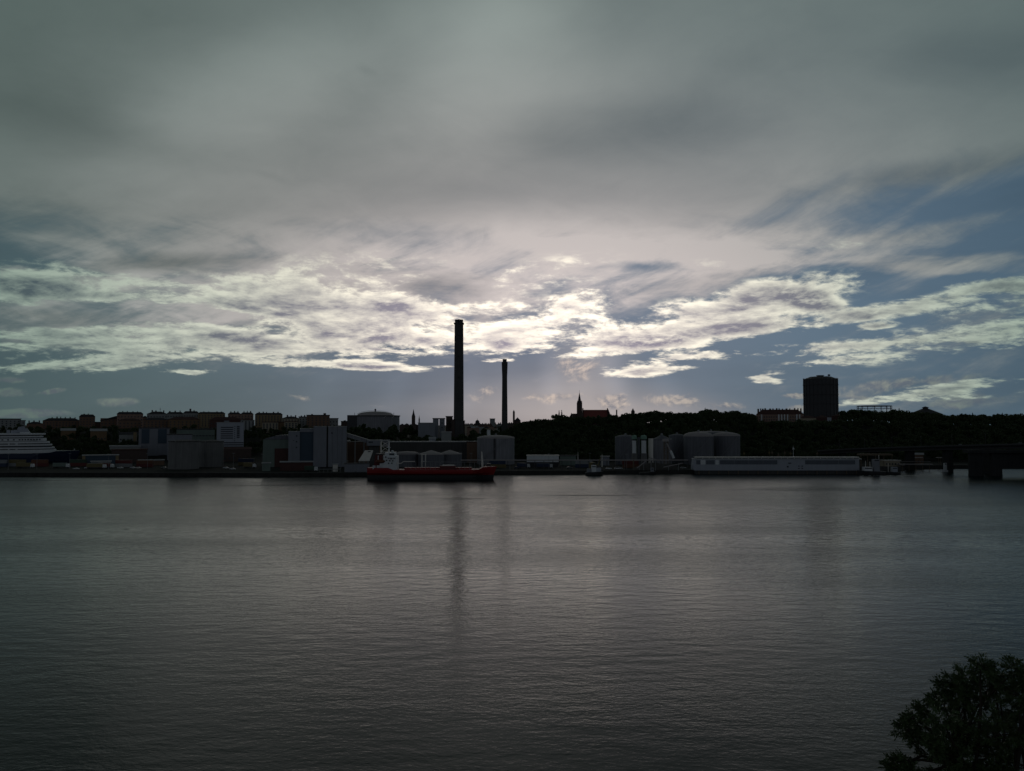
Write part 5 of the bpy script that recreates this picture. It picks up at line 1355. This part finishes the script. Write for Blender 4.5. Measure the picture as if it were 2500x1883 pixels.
# long storage sheds low on the left quay
block('quay_warehouse', 204, 292, 1111, 688, 'panel_blue', 'roof_grey', 'dark blue flat warehouse with yellowish end walls right of the ferry bow', 'warehouse', rtype='flat', rh=.5, depth=12)
q = [o for o in bpy.data.objects if o.get('label', '').startswith('dark blue flat warehouse')][0]
with view(248) as vf:
  for a, b_ in ((203.5, 211), (285, 292.5)): MB().box(xat(a, 688*vf-.3, 8), xat(b_, 688*vf-.3, 8), 688*vf-.4, 688*vf+.2, 2, zat(1112, 688*vf)).build('end_panel', M_['plaster_yellow'], q)
block('quay_canopy', 225, 274, 1126, 655, 'plaster_grey', 'roof_grey', 'low canopy roof above the red and yellow trucks', 'canopy', rtype='flat', rh=.4, depth=8, zb=6)
for o in [o for o in bpy.data.objects if o.get('label', '').startswith('low canopy roof')]:
  with view(249.5) as vf:
    for p in (226, 240, 256, 273): MB().box(xat(p, 655*vf, 4)-.15, xat(p, 655*vf, 4)+.15, 655*vf+.3, 655*vf+.6, QZ, 6.1).build('post', M_['steel_grey'], o)
block('rail_shed', 340, 404, 1123, 690, 'plaster_brown', 'roof_grey', 'low brown shed with pale roof strip left of the left silo', 'shed', rtype='flat', rh=.6, depth=10)
# gravel mound
mb = MB(); vs = []; fs = []; n = 30; m_ = 12
x0, x1 = xat(1552, 612, 4), xat(1682, 612, 4)
for j in range(m_+1):
    for i in range(n+1):
        u, v = i/n, j/m_
        h = max(0, (math.sin(math.pi*u)**.7)*math.sin(math.pi*v))*(5.4+2*mnoise.noise((u*6, v*3, 2))) 
        vs.append((x0+(x1-x0)*u, 622+18*v, QZ-.3+h))
for j in range(m_):
    for i in range(n): fs.append((j*(n+1)+i, j*(n+1)+i+1, (j+1)*(n+1)+i+1, (j+1)*(n+1)+i))
tag(mb.add(vs, fs).build('gravel_mound', M_['gravel'], None, smooth=True), 'wide dark gravel mound on the quay under the tanks', 'gravel mound')
# inclined stacking conveyors on the mound
for (a, b_, ya, yb, lab) in ((1555, 1577, 1143, 1126, 'thin inclined belt conveyor on the left side of the gravel mound'), (1584, 1606, 1117, 1124, 'thin belt conveyor dipping right at the top of the gravel mound'), (1620, 1668, 1141, 1131, 'long low belt conveyor on the right side of the gravel mound')):
    Yc = 616
    t = thing('belt_conveyor', (xat((a+b_)/2, Yc, 4), Yc, QZ), lab, 'conveyor')
    MB().tube((xat(a, Yc, 4), Yc, zat(ya, Yc)), (xat(b_, Yc, 4), Yc, zat(yb, Yc)), .35).build('belt', M_['tank_roof'], t)
    for u in (.25, .75): 
        p = a+(b_-a)*u; MB().tube((xat(p, Yc, 4), Yc, QZ-.2), (xat(p, Yc, 4), Yc, zat(ya+(yb-ya)*u, Yc)), .18).build('support', M_['steel_grey'], t)
# masts / flag poles behind the long white building
for (p, yt, m, lab) in ((1816.5, 1100, 'yellow', 'yellow cone shaped buoy mast at the left behind the long white roof'), (1878, 1098, 'yellow', 'yellowish mast with small sail shape behind the long white roof'), (1885, 1098, 'timber', 'brown thin pole right beside the yellowish mast'),
                        (1900, 1104, 'timber', 'short pole in the middle behind the long white roof'), (1916, 1098, 'timber', 'dark thin pole behind the solid part of the long white building'), (1930, 1100, 'yellow', 'yellowish pole left of the white flag mast'), (1937, 1088, 'white', 'tall white mast behind the long white roof'),
                        (1995, 1100, 'timber', 'brown mast right of the tall white mast')):
    Y = 660; x = xat(p, Y, 10); t = thing('mast', (x, Y, QZ), lab, 'mast')
    MB().tube((x, Y, QZ), (x, Y, zat(yt, Y)), .22, 6, .1).build('pole', M_[m], t)
    MB().add([(x, Y, zat(yt+3, Y)), (x+1.1, Y, zat(yt+9, Y)), (x, Y+.05, zat(yt+10, Y)), (x-.8, Y+.02, zat(yt+9, Y))], [(0, 1, 2, 3)]).build('pennant', M_[m], t)
for (p, yt, lab) in ((1411, 1104, 'pale pointed vent post right of the dark green low shed'), (1470, 1109, 'thin yellowish post beside the yellow crane jib')):
    Y = 668; x = xat(p, Y, 10); t = thing('vent_post', (x, Y, QZ), lab, 'post')
    MB().tube((x, Y, QZ), (x, Y, zat(yt, Y)), .5, 8, .12).build('pole', M_['white_warm'], t)
# street lamps along the port
lampm = thing('street_lamp', (0, 0, 0), 'tall thin lighting mast standing in the port yard', 'street lamp', 'lighting masts in the port yard')
MB().tube((0, 0, 0), (0, 0, 11), .13, 6, .07).build('pole', M_['steel_grey'], lampm, local=True)
MB().box(-1.1, 1.1, -.15, .15, 10.9, 11.15).build('lamp_head', M_['steel_grey'], lampm, local=True)
lx = [20, 90, 170, 265, 360, 570, 640, 780, 1150, 1245, 1340, 1440, 1530]
for i, p in enumerate(lx):
    Y = 628 + (i % 3)*9; x = xat(p, Y, 5)
    if i == 0: lampm.location = (x, Y, ground_z(x, Y))
    else: copy_tree(lampm, (x, Y, ground_z(x, Y)))
# bollards on the quay edge
bol = thing('bollard', (0, 0, 0), 'squat mooring bollard on the quay edge', 'bollard', 'mooring bollards on the quay edge')
MB().lathe(0, 0, [(.3, 0), (.22, .3), (.22, .5), (.36, .6), (.36, .75), (.1, .85)], 10).build('post', M_['steel_dark'], bol, local=True)
k = 0
for p in range(30, 1690, 60):
    Y = interp(EDGE, p)+1.2; x = (p-CX)/F*Y
    if k == 0: bol.location = (x, Y, QZ+.25)
    else: copy_tree(bol, (x, Y, QZ+.25))
    k += 1
# tyres hung as fenders along the quay
fen = tag(MB().lathe(0, 0, [(.35, -.2), (.7, -.25), (.85, 0), (.7, .25), (.35, .2)], 14, cap=False).build('tyre_fender', M_['rubber'], None, smooth=True, local=True), 'black tyre fender hanging on the quay wall', 'tyre fender', 'tyre fenders on the quay wall')
fen.rotation_euler.x = R(90); k = 0
for p in range(60, 860, 28):
    Y = interp(EDGE, p)-.3; x = (p-CX)/F*Y
    o = fen if k == 0 else link_copy(fen); o.location = (x, Y, 1.1 + .3*(k % 2)); k += 1

# foam wake of the tug
def foam_strip(px0, px1, Y, w, label, k):
    vs = []; fs = []; n = 40
    for i in range(n+1):
        u = i/n; x = xat(px0+(px1-px0)*u, Y, 0); ww = w*(.3+.7*u)*(.7+.5*mnoise.noise((u*9, k, 0)))
        vs += [(x, Y-ww, .06), (x, Y-ww*.3, .22), (x, Y+ww*.3, .22), (x, Y+ww, .06)]
    for i in range(n):
        for j in range(3): fs.append((i*4+j, (i+1)*4+j, (i+1)*4+j+1, i*4+j+1))
    return MB().add(vs, fs)
def foam_mat():
    m = bpy.data.materials.new('foam'); m.use_nodes = True; t = NT(m.node_tree); b = t.N['Principled BSDF']
    tc = t.N.new('ShaderNodeTexCoord'); n = t.noise(tc.outputs['Object'], 0.8, 6, 0.7)
    b.inputs['Base Color'].default_value = (.55, .58, .58, 1); b.inputs['Roughness'].default_value = .6
    t.put(b.inputs['Alpha'], t.sstep(n, .47, .62))
    return m
FM = foam_mat()
w1_ = foam_strip(2098, 2240, 594, 3.2, '', 1); w1_.v += []
tag(w1_.build('wake', FM, None), kind='stuff', label='thin foam wake trailing behind the tug', cat='wake')

# ---------------------------------------------------------------- trees
def leaf_mat(name, c, var=.35):
    m = bpy.data.materials.new(name); m.use_nodes = True; t = NT(m.node_tree); b = t.N['Principled BSDF']
    tc = t.N.new('ShaderNodeTexCoord'); n = t.noise(tc.outputs['Object'], 0.8, 3, 0.6)
    t.put(b.inputs['Base Color'], t.mix(n, tuple(v*(1-var) for v in c), tuple(v*(1+var) for v in c)))
    b.inputs['Roughness'].default_value = .6; b.inputs['Specular IOR Level'].default_value = .25
    return m
LM = [leaf_mat('foliage_dark', (.035, .055, .02)), leaf_mat('foliage_mid', (.045, .065, .025)), leaf_mat('foliage_pine', (.022, .038, .02))]
def crown_mesh(seed, h, r, kind='broad', n=520, leaf=1.0):
    rnd = random.Random(seed); mb = MB()
    lobes = []
    if kind == 'broad':
        for k in range(11):
            a = rnd.uniform(0, 6.28); q = rnd.uniform(0, .62)*r; z = h*rnd.uniform(.38, .86)
            lobes.append((q*math.cos(a), q*math.sin(a), z, r*rnd.uniform(.34, .56)*(1.1-.4*abs(z/h-.55))))
        lobes.append((0, 0, h*.62, r*.62)); lobes.append((rnd.uniform(-.2, .2)*r, 0, h*.86, r*.36))
    vs = []; fs = []
    for i in range(n):
        if kind == 'broad':
            lx_, ly, lz, lr = rnd.choice(lobes)
            d = Vector((rnd.gauss(0, 1), rnd.gauss(0, 1), rnd.gauss(0, 1))).normalized()*lr*rnd.uniform(.6, 1.04)
            c = Vector((lx_, ly, lz)) + Vector((d.x, d.y, d.z*.85))
        else:
            u = rnd.random()**.7; z = h*(1-u*.9); rr = r*u*(.55+.45*((z*1.1) % 1.0))*rnd.uniform(.5, 1.05); a = rnd.uniform(0, 6.28)
            c = Vector((rr*math.cos(a), rr*math.sin(a), z))
        s = leaf*rnd.uniform(.55, 1.25)
        u_ = Vector((rnd.gauss(0, 1), rnd.gauss(0, 1), rnd.gauss(0, .7))).normalized(); w_ = u_.orthogonal().normalized(); w_.rotate(Matrix.Rotation(rnd.uniform(0, 6.28), 3, u_))
        x_ = u_.cross(w_)
        o = len(vs); vs += [tuple(c+(w_*s)), tuple(c+(x_*s*.7)), tuple(c-(w_*s*.9)), tuple(c-(x_*s*.6))]; fs.append((o, o+1, o+2, o+3))
    return mb.add(vs, fs)
def tree_proto(seed, h, r, kind, m, name):
    t = bpy.data.objects.new(name, None); COL.objects.link(t)
    crown_mesh(seed, h, r, kind, 560 if kind == 'broad' else 420, leaf=1.0 if kind == 'broad' else .75).build('crown', m, t, local=True)
    tr = MB().tube((0, 0, -1.5), (0, 0, h*.45), .42, 7, .26)
    tr.tube((0, 0, h*.4), (r*.35, .2, h*.7), .2, 5, .08); tr.tube((0, 0, h*.38), (-r*.35, -.3, h*.68), .2, 5, .08); tr.tube((0, 0, h*.42), (.1, r*.3, h*.75), .2, 5, .07)
    if kind != 'broad': tr.tube((0, 0, h*.4), (0, 0, h*.95), .24, 6, .05)
    tr.build('trunk', M_['bark'], t, local=True)
    return t
PR = [tree_proto(1, 13, 5.6, 'broad', LM[0], 'broadleaf_tree'), tree_proto(2, 11, 6.2, 'broad', LM[1], 'broadleaf_tree'), tree_proto(3, 15, 5.0, 'broad', LM[0], 'broadleaf_tree'), tree_proto(4, 14, 3.2, 'pine', LM[2], 'conifer_tree')]
used = [False]*4
random.seed(77)
def plant(px, Y, label, group, k=None, s=1.0, cat='tree', z=None):
    k = random.choice((0, 0, 1, 1, 2)) if k is None else k
    x = xat(px, Y, 30); z = ground_z(x, Y)-.4 if z is None else z
    sc = (s*random.uniform(.85, 1.2), s*random.uniform(.85, 1.2), s*random.uniform(.8, 1.12))
    if used[k]: c = copy_tree(PR[k], (x, Y, z), None)
    else: c = PR[k]; used[k] = True; c.location = (x, Y, z)
    c.rotation_euler.z = random.uniform(0, 6.28); c.scale = sc
    tag(c, label, cat, group)
    return c
# crest of the right-hand hill: height chosen so the treetop line follows the photo
TOP = [(1270,1030),(1300,1027),(1330,1024),(1345,1026),(1362,1010),(1378,1012),(1392,1020),(1410,1016),(1425,1020),(1480,1020),(1494,1020),(1505,1014),(1515,1018),(1530,1009),(1560,1008),(1570,1006),(1590,1004),(1612,1002),(1630,1007),(1660,1008),(1690,1010),(1706,1006),(1722,998.5),(1745,1001),(1765,1006),(1782,1001),(1800,1006),(1825,1010),(1845,1013),(1960,1020),(2050,1004),(2066,1001),(2085,1002),(2105,1000),(2125,1000),(2150,1005),(2168,1001),(2195,1001),(2215,1005),(2240,1006),(2290,1010),(2310,1014),(2340,1013),(2380,1011),(2420,1014),(2450,1011),(2500,1012),(2560,1012)]

AREAS = [(1345, 'on the ridge skyline left of the twin conifers'), (1415, 'on the ridge skyline between the twin conifers and the church spire'), (1495, 'on the ridge in front of the red church roof'), (1560, 'on the ridge skyline around the pointed turret right of the church'),
         (1640, 'on the ridge skyline above the white silo columns'), (1715, 'on the ridge skyline above the paler end of the wide tanks'), (1790, 'on the rounded hump of the ridge skyline above the wide dark tanks'), (1850, 'on the ridge just left of the long red roofed apartment row'),
         (1960, 'on the slope before the long red roofed apartment row'), (2062, 'on the slope before the gasometer'), (2095, 'on the ridge between gasometer and open guide frame'), (2180, 'on the ridge before the open guide frame'), (2235, 'on the ridge between guide frame and round gasholder house'),
         (2300, 'on the ridge before the round gasholder house'), (2400, 'on the ridge skyline above the massive bridge piers'), (9999, 'on the ridge skyline at the far right edge')]
def area(px):
    return next(b for a, b in AREAS if px < a)
px = 1270
while px < 2530:
    Y = random.uniform(985, 1015)
    low = 1842 < px < 2060
    if low: Y = random.uniform(905, 935)
    x = xat(px, Y, 30); g = ground_z(x, Y)-.4; top = zat(interp(TOP, px), Y) if not low else zat(1027+random.uniform(-2, 3), Y)
    k = random.choice((0, 1, 1)); H = max(4.5, top-g+random.uniform(-1.3, 1.3)); s = H/((13, 11, 15)[k])
    c = plant(px, Y, 'dark broadleaf tree ' + area(px), 'trees ' + area(px), k); sw = max(.9, min(1.25, s*1.2))*random.uniform(.9, 1.1)
    c.scale = (sw, sw, s*.97)
    px += random.uniform(7.5, 11)
# the wood behind and below them, one mass: crowns grown together
def wood(name, label, spots, seed=3):
    rnd = random.Random(seed)
    vs = []; fs = []
    src = [(p.children[0].data if p.children[0].name.startswith('crown') else p.children[1].data) for p in PR[:3]]
    base = [([tuple(v.co) for v in m.vertices], [tuple(p.vertices) for p in m.polygons]) for m in src]
    for (px, Y, s) in spots:
        V, Fc = base[rnd.randrange(3)]; x = xat(px, Y, 30); z = ground_z(x, Y)-.8; a = rnd.uniform(0, 6.28); ca, sa = math.cos(a)*s, math.sin(a)*s; sz = s*rnd.uniform(.8, 1.1)
        o = len(vs); vs += [(x+u*ca-v*sa, Y+u*sa+v*ca, z+w*sz) for u, v, w in V]; fs += [tuple(i+o for i in f) for f in Fc]
    me = bpy.data.meshes.new(name); me.from_pydata(vs, [], fs); me.materials.append(LM[0])
    o = bpy.data.objects.new(name, me); COL.objects.link(o); tag(o, label, 'wood', None, 'stuff')
sp = []
rw = random.Random(12)
for row, (Ya, step) in enumerate(((962, 12), (930, 13), (898, 14), (868, 15), (838, 16), (808, 17), (782, 19), (760, 20))):
    px = 1262 + row*5
    while px < 2530:
        Y = Ya+rw.uniform(-12, 12)
        if not (1842 < px < 2062 and Y > 918): sp.append((px, Y, rw.uniform(.8, 1.05)))
        px += step*rw.uniform(.8, 1.2)
wood('wood', 'dense dark wood covering the slope of the right hand hill', sp)
sp = []
for (a, b_, Y, step, s) in ((-20, 300, 945, 15, .6), (60, 350, 905, 15, .7), (110, 345, 865, 16, .7), (110, 345, 832, 17, .7), (120, 345, 798, 18, .7), (440, 520, 915, 12, .7), (596, 745, 900, 14, .7), (596, 642, 825, 12, .7), (730, 860, 945, 14, .7), (345, 430, 885, 15, .7), (590, 745, 930, 14, .7)):
    px = a
    while px < b_: sp.append((px, Y+rw.uniform(-10, 10), s*rw.uniform(.85, 1.15))); px += step*rw.uniform(.8, 1.2)
wood('wood', 'dark wooded slope below the apartment blocks on the left', sp, 5)
sp = []
for (a, b_, Y, step, s) in ((860, 1300, 845, 13, .8), (960, 1300, 805, 14, .8), (1105, 1300, 925, 13, .8), (975, 1300, 885, 13, .8), (1085, 1300, 775, 16, .75), (1130, 1300, 985, 12, .75), (860, 1030, 950, 13, 1.0)):
    px = a
    while px < b_: sp.append((px, Y+rw.uniform(-10, 10), s*rw.uniform(.85, 1.15))); px += step*rw.uniform(.8, 1.2)
wood('wood', 'dark undergrowth filling the dip at the foot of the chimneys', sp, 6)
# pointed conifers on the skyline
for p, Y, yt, lab in ((1365, 1040, 1003, 'left of the two tall pointed conifers left of the red church'), (1371.5, 1044, 1002, 'right of the two tall pointed conifers left of the red church'), (1722, 1010, 996.5, 'tall dark conifer topping the wooded ridge between church and gasometer'), (2196, 1030, 997, 'tall conifer right of the open gasholder frame'),
                      (2448, 1010, 1008, 'thin conifer on the far right ridge'), (2375, 1015, 1008.5, 'thin conifer left of the last one on the far right ridge')):
    c = plant(p, Y, lab, None, 3); H = zat(yt, Y)-c.location.z; c.scale = (.95, .95, H/14)
# left-hand slope
for (a, b_, Y, step, w) in ((-10, 540, 930, 26, 'right under the apartment blocks of the left ridge'), (118, 345, 850, 24, 'between the ferry front and the dark warehouse'), (130, 345, 775, 26, 'low on the slope behind the dark red brick shed'), (440, 525, 895, 16, 'in the dark clump left of the white banded office'),
                         (596, 642, 845, 14, 'in the clump right of the white banded office'), (650, 745, 880, 22, 'above the curved roof hall'), (735, 860, 935, 22, 'left of the domed gas tank')):
    px = a
    while px < b_:
        plant(px, Y+random.uniform(-12, 12), 'dark broadleaf tree ' + w, 'trees ' + w, s=random.uniform(.62, .85)); px += step*random.uniform(.8, 1.2)
# the middle dip
for (a, b_, Y, step, s, w) in ((872, 935, 905, 12, 1.3, 'in the tall clump before the domed gas tank'), (942, 975, 905, 11, 1.3, 'in the clump covering the right foot of the domed gas tank'), (982, 1060, 900, 15, .95, 'before the pale power station hall'),
                           (1100, 1270, 945, 17, .85, 'at the feet of the two tall chimneys'), (1010, 1290, 815, 22, .85, 'behind the low domed tanks'), (1180, 1290, 1060, 15, .8, 'right of the shorter slim chimney')):
    px = a
    while px < b_:
        plant(px, Y+random.uniform(-10, 10), 'dark broadleaf tree ' + w, 'trees ' + w, s=s*random.uniform(.85, 1.1)); px += step*random.uniform(.8, 1.2)

# ---------------------------------------------------------------- near tree at the lower right corner
LNEAR = leaf_mat('foliage_near', (.075, .115, .045), .5)
LNEAR.node_tree.nodes['Principled BSDF'].inputs['Roughness'].default_value = .4
def near_tree():
    rnd = random.Random(4)
    Y0 = 25.0
    bx, by = xat(2440, Y0, 20), Y0
    zb = 19.4
    t = thing('broadleaf_tree', (bx, by, zb), 'large leafy tree crown close by in the lower right corner', 'tree')
    lobes = [(2381,1616,34),(2350,1640,30),(2415,1628,26),(2470,1618,38),(2492,1640,34),(2295,1662,28),(2330,1668,40),(2345,1700,50),(2290,1700,34),(2430,1700,60),(2400,1665,40),(2480,1680,46),
             (2216,1738,30),(2250,1716,30),(2200,1765,26),(2245,1760,36),(2290,1745,42),(2225,1798,24),(2300,1790,46),(2365,1770,58),(2430,1775,62),(2490,1770,60),(2255,1806,26),
             (2320,1835,44),(2400,1835,60),(2480,1850,60),(2176,1856,27),(2196,1842,18),(2160,1868,20),(2215,1880,32),(2290,1880,44),(2360,1890,54),(2440,1900,60),
             (2180,1920,50),(2260,1950,60),(2360,1970,70),(2460,1980,70),(2560,1700,70),(2560,1800,70),(2570,1900,80),(2640,1780,70),(2650,1880,80),(2700,1960,70),(2330,2050,70),(2450,2060,80),(2580,2020,80),(2540,1640,50)]
    br = MB(); vs = []; fs = []
    fork = Vector((bx, by, zb+4.2))
    br.tube((bx-.1, by, zb-1.5), (bx, by, zb+1.8), .34, 10, .27); br.tube((bx, by, zb+1.8), tuple(fork), .27, 10, .2)
    limbs = []
    for k in range(7):
        a = k*.9+.2; e = fork + Vector((math.cos(a)*1.1, math.sin(a)*.9, rnd.uniform(.9, 1.8))); br.tube(tuple(fork - Vector((0, 0, rnd.uniform(0, 1.2)))), tuple(e), .12, 7, .07); limbs.append(e)
    def leaf(c, d, s):
        d = d.normalized(); sd_ = d.orthogonal().normalized(); sd_.rotate(Matrix.Rotation(rnd.uniform(0, 6.28), 3, d)); nrm = d.cross(sd_)
        o = len(vs)
        vs.extend([tuple(c), tuple(c+d*s*.45+sd_*s*.2+nrm*s*.05), tuple(c+d*s-nrm*s*.1), tuple(c+d*s*.45-sd_*s*.2+nrm*s*.05)]); fs.append((o, o+1, o+2, o+3))
    for (px, py, r) in lobes:
        Y = Y0 + rnd.uniform(-1.3, 1.3)
        C = Vector(pt(px+12, py+16, Y)); rr = r*mpp(Y)*.86
        lim = min(limbs, key=lambda e: (e-C).length)
        mid = (lim+C)/2 + Vector((rnd.uniform(-.2, .2), rnd.uniform(-.2, .2), rnd.uniform(.0, .3)))
        br.tube(tuple(lim), tuple(mid), .06, 6, .04); br.tube(tuple(mid), tuple(C), .04, 5, .02)
        nt = int(8 + 13*(r/50)**2)
        for k in range(nt):
            d = Vector((rnd.gauss(0, 1), rnd.gauss(0, 1), rnd.gauss(0, 1)*.8)).normalized()
            tip = C + d*rr*rnd.uniform(.55, 1.05); st = C + d*rr*.15
            br.tube(tuple(st), tuple(tip), .010, 3, .005)
            # pinnate sprays hanging off the twig
            for q in range(5):
                b0 = st.lerp(tip, .45+.14*q)
                ax = (d + Vector((rnd.gauss(0, .7), rnd.gauss(0, .7), rnd.gauss(-.25, .5)))).normalized()
                side = ax.orthogonal().normalized(); side.rotate(Matrix.Rotation(rnd.uniform(0, 6.28), 3, ax))
                ln = rnd.uniform(.16, .26)
                for j in range(5):
                    pz = b0 + ax*ln*(j/5)
                    leaf(pz, (side+ax*.8), rnd.uniform(.08, .14)); leaf(pz, (-side+ax*.8), rnd.uniform(.08, .14))
                leaf(b0+ax*ln, ax, .1)
    o = MB().add(vs, fs).build('crown', LNEAR, t)
    br.build('trunk', M_['bark'], t)
near_tree()
